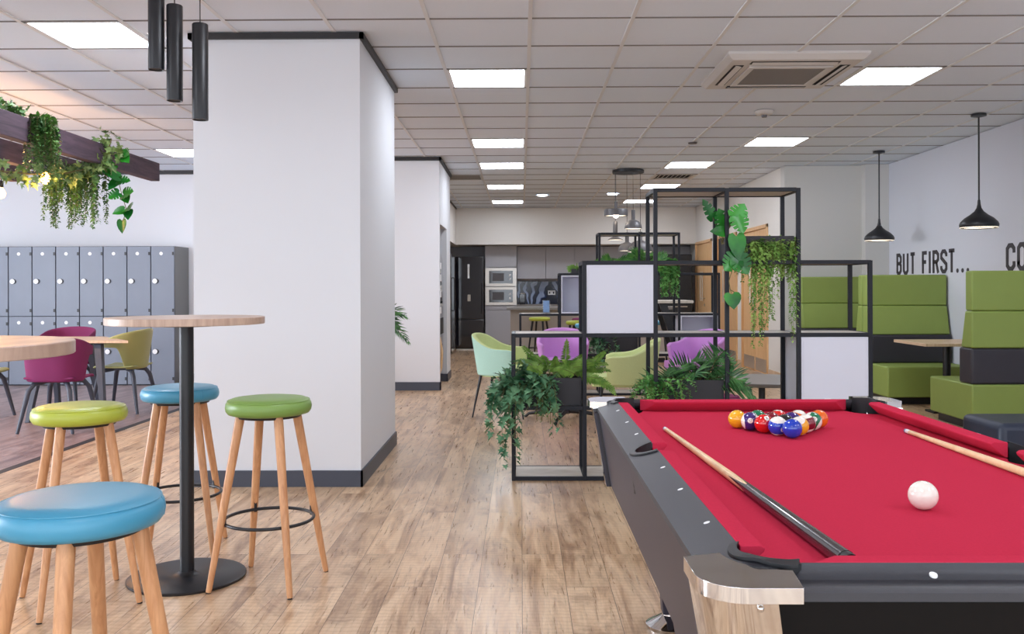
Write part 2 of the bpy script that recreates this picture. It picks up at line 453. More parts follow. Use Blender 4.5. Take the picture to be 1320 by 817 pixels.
m = MB().box(-2.2,3.6,18.42,18.6,0,CH); struct('wall_kitchen_rear', m, 'kitchen')

# double doors
def double_door(n, y0, y1):
    fr = MB().box(3.38,3.47,y0,y0+.05,0,2.1).box(3.38,3.47,y1-.05,y1,0,2.1).box(3.38,3.47,y0,y1,2.05,2.1)
    d = obj('door_%d' % n, fr, 'door', bevel=.003); d['kind'] = 'structure'
    ym = (y0+y1)/2
    for a, b, h in ((y0+.053, ym-.003, ym-.09), (ym+.003, y1-.053, ym+.09)):
        lf = obj('door_leaf', MB().box(3.405,3.45,a,b,.008,2.045), 'door', d, bevel=.002)
        obj('handle', MB().cyl((3.355,h,.98),(3.355,h,1.52),.011,seg=10).cyl((3.355,h,1.03),(3.405,h,1.03),.008,seg=8).cyl((3.355,h,1.47),(3.405,h,1.47),.008,seg=8), 'stainless', lf)
        obj('kick_plate', MB().box(3.401,3.405,a+.03,b-.03,.03,.21), 'stainless', lf)
    obj('lock', MB().cyl((3.395,ym-.06,.9),(3.405,ym-.06,.9),.026,seg=14), 'stainless', d)
double_door(1, 12.4, 13.86); double_door(2, 14.16, 15.6); double_door(3, 16.05, 17.52)

# ---------------------------------------------------------------- ceiling fittings
def placelab(i, y):
    return {(-5,5.25):'large lit square ceiling panel above the pergola at the left of the room',
     (-1,6.45):'lit square ceiling panel right of the white column, nearest of the centre row',
     (-1,9.45):'lit square ceiling panel in the centre row, second from the viewer',
     (-1,11.25):'lit square ceiling panel in the centre row, third from the viewer',
     (-1,13.65):'lit square ceiling panel in the centre row, second from the kitchen bulkhead',
     (-1,16.05):'small-looking lit ceiling panel, closest of the centre row to the kitchen bulkhead',
     (4,6.45):'lit square ceiling panel right beside the air conditioning cassette',
     (4,9.45):'lit square ceiling panel behind the smoke detector towards the right wall',
     (3,11.25):'lit square ceiling panel just in front of the slotted air vent',
     (3,13.65):'lit square ceiling panel just beyond the slotted air vent',
     (3,16.05):'farthest lit ceiling panel of the right row, behind the tall shelf top',
     (-7,10.05):'lit ceiling panel near the lockers, partly hidden by the white column'}.get((i,y), 'lit ceiling panel outside the picture frame')
for i, y in LIT:
    x = cellx(i)
    t = thing('ceiling_light', placelab(i, y), 'ceiling light', (x+.3, y+.3, CH), group='square lit ceiling panels')
    fr = MB()
    for a in ((.012,.588,.012,.03),(.012,.588,.57,.588),(.012,.03,.012,.588),(.57,.588,.012,.588)):
        fr.box(a[0]-.3,a[1]-.3,a[2]-.3,a[3]-.3,.001,.03)
    obj('frame', fr, 'white', t)
    obj('diffuser', MB().add([(-.27,-.27,.012),(-.27,.27,.012),(.27,.27,.012),(.27,-.27,.012)], [(0,1,2,3)]), 'panelon', t)

# air conditioning cassette
ax, ay = 1.865, 6.49
t = thing('air_conditioner', 'white square ceiling air conditioning cassette with grey centre grille', 'air conditioner', (ax,ay,CH))
m = MB(); a = .475
def fru(r0, z0, r1, z1):
    m.hexa([(-r0,-r0,z0),(r0,-r0,z0),(r0,r0,z0),(-r0,r0,z0)], [(-r1,-r1,z1),(r1,-r1,z1),(r1,r1,z1),(-r1,r1,z1)])
fru(.44,-.045,.475,-.012); fru(.475,-.012,.475,.02)
obj('casing', m, 'ac', t, bevel=.004)
obj('grille', MB().box(-.25,.25,-.25,.25,-.056,-.047), 'acgrille', t)
m = MB()
for q in ((-.29,.29,.25,.29),(-.29,.29,-.29,-.25),(-.29,-.25,-.25,.25),(.25,.29,-.25,.25)): m.box(q[0],q[1],q[2],q[3],-.06,-.045)
obj('grille_frame', m, 'ac', t, bevel=.003)
for k in range(4):
    c, s_ = math.cos(k*PI/2), math.sin(k*PI/2)
    def ro(x, y, z): return (x*c-y*s_, x*s_+y*c, z)
    q = MB().hexa([ro(.33,-.3,-.0475),ro(.40,-.3,-.0475),ro(.40,.3,-.0475),ro(.33,.3,-.0475)], [ro(.33,-.3,-.044),ro(.40,-.3,-.044),ro(.40,.3,-.044),ro(.33,.3,-.044)])
    sl = obj('air_slot', q, 'dark', t)
    obj('louvre', MB().hexa([ro(.345,-.29,-.058),ro(.385,-.29,-.047),ro(.385,.29,-.047),ro(.345,.29,-.058)], [ro(.345,-.29,-.054),ro(.385,-.29,-.043),ro(.385,.29,-.043),ro(.345,.29,-.054)]), 'ac', sl)

t = thing('smoke_detector', 'round grey smoke detector on the ceiling beyond the air conditioner', 'smoke detector', (2.17,8.03,CH))
obj('base', MB().lathe([(.085,0),(.085,-.012),(.07,-.03),(.045,-.035),(0,-.035)], seg=28), 'ac', t)
obj('sensor', MB().lathe([(.028,-.03),(.022,-.055),(0,-.056)], seg=16), 'lampgrey', t)
t = obj('ceiling_sensor', MB().lathe([(.05,0),(.045,-.012),(0,-.014)], (1.86,9.75,CH), 20), 'lampgrey'); tag(t, 'tiny dark ceiling sensor between the smoke detector and the lamp cluster', 'sensor')
# slotted vent tile and plain return grille
t = thing('air_vent', 'slotted square air vent in the ceiling between two lit panels', 'vent', (2.156,12.75,CH))
m = MB()
for q in ((-.29,.29,.25,.29),(-.29,.29,-.29,-.25),(-.29,-.25,-.29,.29),(.25,.29,-.29,.29)): m.box(q[0],q[1],q[2],q[3],-.002,.02)
obj('frame', m, 'ac', t)
obj('backing', MB().box(-.25,.25,-.25,.25,.022,.026), 'dark', t)
for k in range(8):
    x = -.22+k*.062
    obj('slat', MB().hexa([(x,-.25,.0),(x+.012,-.25,0),(x+.012,.25,0),(x,.25,0)], [(x+.025,-.25,.018),(x+.037,-.25,.018),(x+.037,.25,.018),(x+.025,.25,.018)]), 'ac', t)
t = thing('return_grille', 'plain grey return air tile in the ceiling beside the niche wall', 'vent', (-.844,12.75,CH))
obj('frame', MB().prism([(-.294,-.294),(.294,-.294),(.294,.294),(-.294,.294)],0,.012,[[(-.27,-.27),(.27,-.27),(.27,.27),(-.27,.27)]]), 'tbar', t)
obj('mesh_panel', MB().box(-.27,.27,-.27,.27,.008,.014), 'acgrille', t)
for x, y, lb in ((.36,15.2,'small round downlight left of the hanging lamp cluster'), (1.53,15.05,'small round downlight behind the hanging lamp cluster')):
    t = thing('downlight', lb, 'downlight', (x,y,CH), group='round downlights by the kitchen')
    obj('rim', MB().prism([(.1*math.cos(k*PI/14),.1*math.sin(k*PI/14)) for k in range(28)],-.006,0,[[(.08*math.cos(k*PI/14),.08*math.sin(k*PI/14)) for k in range(28)]]), 'white', t)
    obj('lens', MB().lathe([(.081,-.003),(0,-.004)], seg=24, cap=False), 'panelon', t)

# ---------------------------------------------------------------- foliage tools
OVAL = [(.12,.28),(.38,.42),(.7,.3)]
LANCE = [(.2,.5),(.6,.38)]
IVY = [(-.14,.26),(.03,.56),(.2,.28),(.46,.5),(.52,.2)]
MONST = [(-.16,.2),(-.12,.42),(.05,.56),(.17,.58),(.2,.22),(.27,.57),(.42,.54),(.42,.2),(.5,.5),(.65,.42),(.62,.16),(.74,.34),(.86,.18)]
HEART = [(-.16,.2),(-.1,.42),(.1,.52),(.35,.5),(.62,.36),(.84,.16)]
def leaf(mb, p, d, up, L, W, shape=OVAL, fold=.25, droop=0):
    d = Vector(d).normalized(); up = Vector(up)
    s = d.cross(up)
    if s.length < .05: s = d.cross(Vector((1,0,.3)))
    s.normalize(); n = s.cross(d).normalized()
    p = Vector(p); vs = [p]
    for sg in (1,-1):
        for u, v in shape:
            vs.append(p+d*u*L+s*sg*v*W+n*abs(v)*W*fold-Vector((0,0,1))*droop*u*u*L)
    vs.append(p+d*L-Vector((0,0,1))*droop*L); k = len(shape)
    a = [0]+list(range(1,k+1))+[2*k+1]; b = [0]+list(range(k+1,2*k+1))+[2*k+1]
    mb.add(vs, [tuple(reversed(a)), tuple(b)])
def rv(k=1): return Vector((random.uniform(-k,k),random.uniform(-k,k),random.uniform(-k,k)))
def strand(ms, ml, p, d, length, step=.02, grav=.35, wob=.35, L=.05, W=.05, shape=OVAL, r=.0015, ldrop=.2, per=1, out=.8):
    p = Vector(p); d = Vector(d).normalized(); pts = [p.copy()]; n = max(2,int(length/step))
    for i in range(n):
        d = (d+Vector((0,0,-grav))+rv(wob)*.4).normalized(); p = p+d*step; pts.append(p.copy())
        for q in range(per):
            o = rv(1); o = (o-d*o.dot(d)).normalized()
            f = 1-.45*i/n
            ld = (o*out+d*.4+Vector((0,0,-ldrop))).normalized()
            leaf(ml, p+o*.004, ld, Vector((0,0,1))+rv(.4)+o*.3, L*f*random.uniform(.75,1.2), W*f*random.uniform(.8,1.2), shape)
    ms.tube(pts[::2] if len(pts) > 4 else pts, r, 4)
def frond(ms, ml, p, d, length, droop=.5, n=16, LL=.1, W=.02, shape=LANCE, sweep=.7, taper=1, r=.002, face=(0,-.75,.65)):
    p = Vector(p); d = Vector(d).normalized(); pts = []
    def at(t): return p+d*length*t-Vector((0,0,1))*droop*length*t*t
    for k in range(9): pts.append(at(k/8))
    ms.tube(pts, [r*(1-.7*k/8) for k in range(9)], 4)
    fv = (Vector(face)+rv(.3)).normalized(); s = d.cross(fv)
    if s.length < .1: s = Vector((1,0,0))
    s.normalize()
    for i in range(n):
        t = .15+.85*i/(n-1); c = at(t); tan = (at(min(1.0,t)+.01)-at(t-.01)).normalized()
        env = math.sin(PI*min(1,.18+.82*t)**1.2)*.75+.25 if taper == 2 else (1-.75*t)
        for sg in (1,-1):
            ld = tan*sweep+s*sg+Vector((0,0,random.uniform(-.25,.05)))+rv(.08)
            leaf(ml, c, ld, fv, LL*env*random.uniform(.9,1.1), W, shape, .3, droop*.3)
    leaf(ml, at(1), at(1)-at(.95), (0,0,1), LL*.4, W, shape)
def plant(name, label, cat, loc, lm, build, group=None, stemname='stems', leafname='foliage'):
    t = thing(name, label, cat, loc, group=group); ms, ml = MB(), MB()
    build(ms, ml)
    obj(leafname, ml, lm, t, smooth=60); obj(stemname, ms, 'stem', t)
    return t

# ---------------------------------------------------------------- shelf units
PX, PZ, DP, TB = .4505, .459, .37, .025
HT = [2,3,4,4,3]
def shelf_unit(label, x0, y0, boxes, openfront):
    t = thing('shelf_unit', label, 'shelf unit', (x0,y0,0), group='black framed open shelving dividers')
    hp = [2,3,4,4,4,3]
    for i in range(6):
        for y in (0, DP-TB):
            obj('post', MB().box(i*PX-TB/2,i*PX+TB/2,y,y+TB,0,hp[i]*PZ+TB/2*0+.01), 'steel', t, bevel=.0015)
    for b in range(5):
        for l in range(HT[b]+1):
            z = l*PZ + (.013 if l == 0 else 0); a, c = b*PX+TB/2, (b+1)*PX-TB/2
            if l == 1 and b in (1,):
                pass
            for y in (0, DP-TB):
                obj('rail', MB().box(a,c,y+.001,y+TB-.001,z-TB/2,z+TB/2), 'steel', t, bevel=.0015)
            if l == HT[b] or l in (0,1,2,3):
                obj('board', MB().box(a+.001,c-.001,TB,DP-TB,z-.007,z+.0115), 'board', t)
    for i in range(6):
        for l in range(hp[i]+1):
            z = l*PZ + (.013 if l == 0 else 0)
            obj('side_rail', MB().box(i*PX-TB/2+.001,i*PX+TB/2-.001,TB,DP-TB,z-TB/2,z+TB/2), 'steel', t)
    for (b, l, lab) in boxes:
        a, c, z0, z1 = b*PX+TB/2+.002, (b+1)*PX-TB/2-.002, l*PZ+TB/2+.001, (l+1)*PZ-TB/2-.001
        q = MB()
        q.box(a,c,.004,DP-.004,z1-.014,z1).box(a,c,.004,DP-.004,z0,z0+.014).box(a,a+.014,.004,DP-.004,z0+.014,z1-.014).box(c-.014,c,.004,DP-.004,z0+.014,z1-.014)
        if openfront: q.box(a+.014,c-.014,DP-.02,DP-.006,z0+.014,z1-.014)
        else: q.box(a+.014,c-.014,.004,.016,z0+.014,z1-.014)
        w = obj('box_insert', q, 'panel', None, bevel=.001, world=False)
        w.location = (x0,y0,0)
        tag(w, lab, 'cabinet box', 'pale grey cube boxes set in the shelving')
        if not openfront and l == 1: obj('latch', MB().box(2.01-.05,2.05-.05,-.02+.008,.004,.487,.517), 'white', w, bevel=.003)
    return t
U1 = (-.052, 5.68); U2 = (-.012, 10.2)
shelf_unit('black framed stepped shelf divider right behind the pool table', *U1, [(1,2,'large pale grey cube box in the near shelf, above the lime fern'), (4,1,'pale grey cube box at the right end of the near shelf')], False)
shelf_unit('farther black framed stepped shelf divider behind the armchairs', *U2, [(1,2,'open fronted pale cube box in the far shelf, left of the near grey panel'), (4,1,'open fronted pale cube box in the far shelf behind the right orchid armchair')], True)
def planter(label, x0, x1, y0, y1, z0, h):
    t = thing('planter', label, 'planter', ((x0+x1)/2,(y0+y1)/2,z0), group='black trough planters in the shelving')
    a, b = (x1-x0)/2, (y1-y0)/2
    q = MB().box(-a,a,-b,-b+.012,0,h).box(-a,a,b-.012,b,0,h).box(-a,-a+.012,-b+.012,b-.012,0,h).box(a-.012,a,-b+.012,b-.012,0,h).box(-a+.012,a-.012,-b+.012,b-.012,0,.012)
    obj('trough', q, 'planter', t, bevel=.002)
    obj('soil', MB().box(-a+.013,a-.013,-b+.013,b-.013,h-.05,h-.025), 'soil', t)
z1 = PZ+TB/2; z3 = 3*PZ+TB/2
planter('black trough planter at the left end of the near shelf holding ivy and fern', U1[0]+.016, U1[0]+PX-.016, 5.71, 6.02, z1, .175)
planter('black trough planter behind the far pool table cushion holding palm and creeper', U1[0]+2*PX+.016, U1[0]+3*PX-.016, 5.71, 6.02, z1, .16)
planter('black trough planter high in the near shelf with long trailing strands', U1[0]+3*PX+.02, U1[0]+4*PX-.02, 5.71, 6.02, z3, .155)
planter('black trough planter low in the far shelf seen left of the lime armchair back', U2[0]+2*PX+.016, U2[0]+3*PX-.016, 10.22, 10.54, z1, .19)
planter('black trough planter on the upper level of the far shelf under the palm', U2[0]+2*PX+.016, U2[0]+3*PX-.016, 10.22, 10.54, z3, .12)
planter('black trough planter on the upper far shelf below bright green trailing leaves', U2[0]+3*PX+.016, U2[0]+4*PX-.016, 10.22, 10.54, z3, .12)

# ivy spilling off the left end of the near shelf
def b_ivy(ms, ml):
    random.seed(11)
    for k in range(52):
        x = random.uniform(-.10,.12); y = random.uniform(-.16,.06)
        d = (random.uniform(-1.3,.3), random.uniform(-1.1,-.1), random.uniform(-.2,.9))
        strand(ms, ml, (x,y,.02), d, random.uniform(.12,.30), .03, .3, .5, .085, .08, IVY, .0016, .35, 1, .7)
    for x, l in ((-.14,.52),(-.10,.46),(-.17,.36),(-.05,.40),(.10,.34),(.12,.30),(-.2,.30),(.0,.52),(-.12,.3)):
        strand(ms, ml, (x+.03,-.15,.0), (-.5 if x < .1 else .1,-.6,.3), l+.06, .03, .45, .4, .078, .074, IVY, .0016, .3, 1, .7)
plant('ivy', 'dark glossy ivy spilling over the left end of the near shelf', 'plant', (U1[0]+.1,5.86,z1+.16), 'ivy', b_ivy)
def b_fern(ms, ml):
    random.seed(5)
    for k in range(24):
        a = random.uniform(PI*.9,PI*2.1)
        d = (math.cos(a)*1.0, math.sin(a)*.5, random.uniform(.45,1.3))
        frond(ms, ml, (random.uniform(-.1,.12),random.uniform(-.1,.04),.02), d, random.uniform(.2,.28), .35, 19, .062, .0105, LANCE, .35)
    for k in range(3):
        frond(ms, ml, (-.06+.10*k,-.02,0), (-.75+.8*k,-.25,1.1), .30-.02*k, .12, 24, .066, .012, LANCE, .35)
    for k in range(3):
        frond(ms, ml, (.12,-.08,0), (1,-.7,.5-.1*k), .28, .5, 20, .062, .012, LANCE, .35)
    for k in range(5):
        strand(ms, ml, (-.13+.02*k,-.15,0), (-.1,-.6,.1), .28, .02, .5, .3, .03, .012, LANCE, .0018)
plant('fern', 'yellow-green fern in the left planter of the near shelf', 'plant', (U1[0]+.29,5.86,z1+.16), 'fern', b_fern)
def b_palm(ms, ml):
    random.seed(21)
    for dx, dz, l, dr in ((-1.5,.55,.42,.45),(-1,1.0,.34,.45),(-.5,1,.36,.5),(.25,1.0,.42,.35),(.6,.9,.42,.45),(1.1,.6,.40,.55),(1.3,.4,.38,.7),(.5,.5,.36,.5),(.1,.7,.34,.5),(-.2,.6,.3,.6),(.8,.3,.38,.6),(-.9,.35,.36,.5)):
        frond(ms, ml, (random.uniform(-.04,.05),random.uniform(-.05,.05),0), (dx*.8,random.uniform(-.6,.1),dz), l, dr, 13, .16, .013, LANCE, .85, 2, .003)
plant('palm_plant', 'dark feathery palm in the planter behind the pool table', 'plant', (U1[0]+2.7*PX,5.88,z1+.12), 'palm', b_palm)
def b_creep(ms, ml):
    random.seed(8)
    for k in range(46):
        x = random.uniform(-.17,.14); d = (random.uniform(-.7,.5),random.uniform(-1,.1),random.uniform(.2,1.0))
        strand(ms, ml, (x*.8,random.uniform(-.12,.0),0), d, random.uniform(.12,.33), .014, .25, .5, .026, .026, OVAL, .001, .1, 2, .9)
plant('creeper', 'small-leaved bright creeper spilling beside the palm onto the near shelf', 'plant', (U1[0]+2.12*PX,5.8,z1+.13), 'trail2', b_creep)
# monstera vine and trailing strands at the top
def b_mon(ms, ml):
    random.seed(3)
    P = lambda x, z, y=0: Vector((x, y, z))
    O = Vector((1.268, 5.88, 1.510))
    def W_(x, z, y): return Vector((x, y, z))-O
    lv = [((1.226,1.667,5.76),(1.157,1.786),.14,.07,MONST),((1.291,1.612,5.74),(1.256,1.72),.12,.10,MONST),((1.35,1.662,5.66),(1.40,1.745),.10,.11,MONST),
          ((1.356,1.66,5.65),(1.39,1.56),.11,.11,MONST),((1.296,1.572,5.70),(1.20,1.575),.11,.075,HEART),((1.352,1.54,5.66),(1.362,1.39),.155,.11,HEART),
          ((1.346,1.402,5.65),(1.288,1.345),.115,.12,MONST),((1.356,1.402,5.645),(1.41,1.315),.12,.12,MONST),((1.321,1.175,5.65),(1.328,1.09),.095,.105,HEART)]
    for (x, z, y), (tx, tz), L, W, sh in lv:
        p = W_(x, z, y)
        if z > 1.45: ms.tube([W_(1.30,1.5,5.84), W_((1.30+x)/2,(1.5+z)/2+.02,(5.84+y)/2), p], .0022, 5)
        leaf(ml, p, (tx-x, -.02, tz-z), (0,-1,.3), L, W, sh, .16, .02)
    ms.tube([W_(1.30,1.5,5.84),W_(1.34,1.52,5.68),W_(1.35,1.47,5.655),W_(1.346,1.40,5.655),W_(1.325,1.33,5.66),W_(1.305,1.26,5.66),W_(1.312,1.205,5.655),W_(1.345,1.185,5.655)], .003, 6)
    ms.tube([W_(1.312,1.205,5.655),W_(1.321,1.175,5.65)], .0022, 5)
plant('monstera', 'glossy split-leaf monstera vine hanging in the middle of the near shelf', 'plant', (U1[0]+2.93*PX,5.88,z3+.12), 'monst', b_mon)
def b_str(ms, ml):
    random.seed(14)
    for k in range(95):
        x = random.uniform(-.2,.2); l = random.uniform(.12,.30)
        strand(ms, ml, (x*.9,random.uniform(-.13,-.02),.0), (x*1.2,-1,random.uniform(.4,1.1)), l, .0125, .5, .35, .026, .026, OVAL, .001, .25, 2, .8)
    for x, l in ((-.09,.55),(-.07,.62),(-.05,.50),(-.03,.56),(.0,.48),(.02,.42),(.04,.44),(.155,.52),(.17,.58),(.185,.48),(-.01,.36),(.06,.3),(-.08,.5),(-.04,.6),(.01,.4)):
        strand(ms, ml, (x,-.15,0), (0,-.5,.2), l+.08, .0135, .9, .3, .034, .022, OVAL, .001, .3, 2, .8)
plant('trailing_plant', 'leafy trailing plant with long hanging strands high on the near shelf', 'plant', (U1[0]+3.55*PX,5.86,z3+.13), 'trail', b_str)
# far shelf plants
def b_ivy2(ms, ml):
    random.seed(31)
    for k in range(30):
        strand(ms, ml, (random.uniform(-.2,.16),random.uniform(-.1,.05),0), (random.uniform(-.9,.6),random.uniform(-1,0),random.uniform(.2,.9)), random.uniform(.12,.4), .028, .4, .5, .075, .07, IVY, .0015, .3, 1, .8)
plant('ivy', 'grey-green ivy cascading low in the far shelf left of the lime armchair back', 'plant', (U2[0]+2.15*PX,10.36,z1+.16), 'ivy', b_ivy2)
def b_p2(n, sz, seed):
    def f(ms, ml):
        random.seed(seed)
        for k in range(n):
            a = random.uniform(0,2*PI)
            frond(ms, ml, (random.uniform(-.06,.06),random.uniform(-.05,.05),0), (math.cos(a),math.sin(a)*.7-.2,random.uniform(.25,1.1)), sz*random.uniform(.8,1.15), .5, 13, sz*.5, .017, LANCE, 1.2, 2, .003)
    return f
plant('palm_plant', 'bright green palm on the upper level of the far shelf', 'plant', (U2[0]+2.45*PX,10.38,z3+.1), 'palm2', b_p2(16,.24,4))
plant('palm_plant', 'taller palm beside the bright trailing fern on the far shelf', 'plant', (U2[0]+3.3*PX,10.38,z3+.1), 'palm2', b_p2(22,.34,6))
planter('low black bowl planter on the far shelf left of the palms', U2[0]+1.3*PX, U2[0]+1.75*PX, 10.28, 10.5, z3, .05)
plant('grass_plant', 'small spiky grass plant standing leftmost on the far shelf top', 'plant', (U2[0]+1.52*PX,10.38,z3+.03), 'fern', b_p2(14,.15,9))
def b_tf(ms, ml):
    random.seed(17)
    for k in range(26):
        strand(ms, ml, (random.uniform(-.1,.1),-.12,0), (random.uniform(-.4,.4),-1,random.uniform(.3,1)), random.uniform(.15,.46), .016, .5, .3, .045, .034, LANCE, .002, .3, 3, .9)
plant('trailing_fern', 'bright green trailing fern hanging off the upper far shelf', 'plant', (U2[0]+3.75*PX,10.36,z3+.13), 'trail2', b_tf)
# palm whose fronds peek out past the column
t = thing('potted_palm', 'potted palm behind the white column, only its frond tips showing', 'plant', (-1.42,8.3,0))
obj('pot', MB().lathe([(.13,0),(.17,.38),(.175,.4),(.155,.4),(.15,.36),(0,.36)], seg=28), 'planter', t)
ms, ml = MB(), MB(); random.seed(41)
ms.tube([(0,0,.36),(.01,0,.7),(0,0,.95)], .015, 8)
for k in range(14):
    a = k*2.4
    frond(ms, ml, (0,0,.9), (math.cos(a),math.sin(a),.9), .38, .75, 14, .15, .013, LANCE, 1.2, 2, .003)
frond(ms, ml, (0,0,.92), (1,-.1,1.0), .5, .62, 14, .15, .013, LANCE, 1.2, 2, .003)
frond(ms, ml, (0,0,.9), (1,-.2,.45), .42, .8, 14, .14, .013, LANCE, 1.2, 2, .003)
obj('foliage', ml, 'palm', t, smooth=60); obj('stems', ms, 'stem', t)

# ---------------------------------------------------------------- pool table
PT = thing('pool_table', 'pool table with red cloth, grey rails and chrome corner caps', 'pool table', (.80,2.29,0))
ZT, ZB = .812, .772
def arc(cx, cy, r, a0, a1, n=14): return [(cx+r*math.cos(R(a0+(a1-a0)*k/n)), cy+r*math.sin(R(a0+(a1-a0)*k/n))) for k in range(n+1)]
def quad_sym(q):   # q: list for the +x +y quadrant running from side pocket (x=max,y=0) round to (0,ymax)
    o = list(q)
    o += [(-x,y) for x, y in reversed(q) if x > 1e-6]
    o += [(-x,-y) for x, y in q if y > 1e-6 or x > 1e-6][0:]
    o += [(x,-y) for x, y in reversed(q) if x > 1e-6]
    r = []
    for p in o:
        if not r or (abs(p[0]-r[-1][0])+abs(p[1]-r[-1][1])) > 1e-5: r.append(p)
    if abs(r[0][0]-r[-1][0])+abs(r[0][1]-r[-1][1]) < 1e-5: r.pop()
    return r
BX, BY = .46, .968
cpx, cpy, cr = .408, .908, .062
a1 = math.degrees(math.atan2(-math.sqrt(cr**2-(BX-cpx)**2), BX-cpx)); a2 = math.degrees(math.atan2(BY-cpy, -math.sqrt(cr**2-(BY-cpy)**2)))
inner = arc(.462,0,.05,0,92,8)
inner = [(x,y) for x, y in inner if x >= BX-1e-6]+[(BX,.05)]
inner += arc(cpx,cpy,cr,a1,a2,20)+[(0,BY)]
inn = quad_sym(inner)
outer = quad_sym([(.53,0),(.53,.975)]+arc(.47,.975,.06,0,90,8)+[(0,1.035)])
def slope(x, y): return .33*max(0, abs(x)-BX, abs(y)-BY)
def sl(mb):
    mb.v = [(x,y,z-slope(x,y)) for x, y, z in mb.v]; return mb
rt = MB().prism(outer, ZT-.012, ZT, [inn]); rt.v = [(x,y,z-slope(x,y)) for x, y, z in rt.v]
obj('rail_top', rt, 'rail', PT, bevel=.004)
# cabinet: sloped skirt
m = MB()
def skirt(ax_, ay_, z0, bx_, by_, z1_):
    a = [(-ax_,-ay_,z0),(ax_,-ay_,z0),(ax_,ay_,z0),(-ax_,ay_,z0)]; b = [(-bx_,-by_,z1_),(bx_,-by_,z1_),(bx_,by_,z1_),(-bx_,by_,z1_)]
    return a, b
a, b = skirt(.482,.99,.508,.526,1.031,ZT-.034)
ai = [(x*.95,y*.97,z) for x, y, z in a]; bi = [(x*.95,y*.97,z) for x, y, z in b]
for k in range(4):
    j = (k+1) % 4
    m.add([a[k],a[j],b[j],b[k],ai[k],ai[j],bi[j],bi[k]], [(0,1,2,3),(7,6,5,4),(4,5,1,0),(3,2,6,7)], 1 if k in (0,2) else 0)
m.box(-.456,.456,-.96,.96,.51,.525)
obj('cabinet', m, ['cab','cabend'], PT, bevel=.003)
obj('ball_return_box', MB().hexa([(-.45,-.94,.40),(.45,-.94,.40),(.45,-.26,.40),(-.45,-.26,.40)], [(-.47,-.96,.53),(.47,-.96,.53),(.47,-.24,.53),(-.47,-.24,.53)]), 'cab', PT, bevel=.004)
# bed with pocket cut-outs
bd = [(.455,.0)]
bed = arc(.487,0,.05,180,90,8)
q = [(x,y) for x, y in bed if x <= .456]
q = q+[(.456,.06)] if q[-1][0] < .456 else q
q += [(.456,.862)]+list(reversed(arc(.452,.952,.085,185,265,12)))+[(.36,.965)]+[(0,.965)]
obj('playing_cloth', MB().prism(quad_sym(q), ZB-.02, ZB), 'cloth', PT)
obj('slate', MB().box(-.40,.40,-.90,.90,ZB-.06,ZB-.021), 'cabend', PT)
# cushions
def cushion(p0, p1, inward, e0, e1, name='cushion'):
    p0, p1, w = Vector((*p0,0)), Vector((*p1,0)), Vector((*inward,0)); d = (p1-p0).normalized()
    prof = [(0,ZT+.0008,0),(.032,ZT+.0008,.8),(.04,ZT-.004,1),(.038,ZT-.010,.97),(.006,ZB+.001,.3),(0,ZB+.001,0)]
    v = []
    for P, e, sg in ((p0,e0,1),(p1,e1,-1)):
        for t, z, k in prof:
            v.append(P+w*t+d*sg*e*k+Vector((0,0,z)))
    n = len(prof)
    f = [tuple(range(n)), tuple(reversed(range(n,2*n)))]+[(i,n+i,n+(i+1)%n,(i+1)%n) for i in range(n)]
    mm = MB().add(v, f)
    o = obj(name, mm, 'cloth', PT, bevel=.0015)
    # make normals consistent
    import bmesh
    bm = bmesh.new(); bm.from_mesh(o.data); bmesh.ops.recalc_face_normals(bm, faces=bm.faces); bm.to_mesh(o.data); bm.free()
ce = BY-.075-.0
EC = .885
for sx in (-1,1):
    cushion((sx*(BX-.0005),-EC),(sx*(BX-.0005),-.05),(-sx,0),.004,.010); cushion((sx*(BX-.0005),.05),(sx*(BX-.0005),EC),(-sx,0),.010,.004)
for sy in (-1,1):
    cushion((-.372,sy*(BY-.0005)),(.372,sy*(BY-.0005)),(0,-sy),.05,.05)
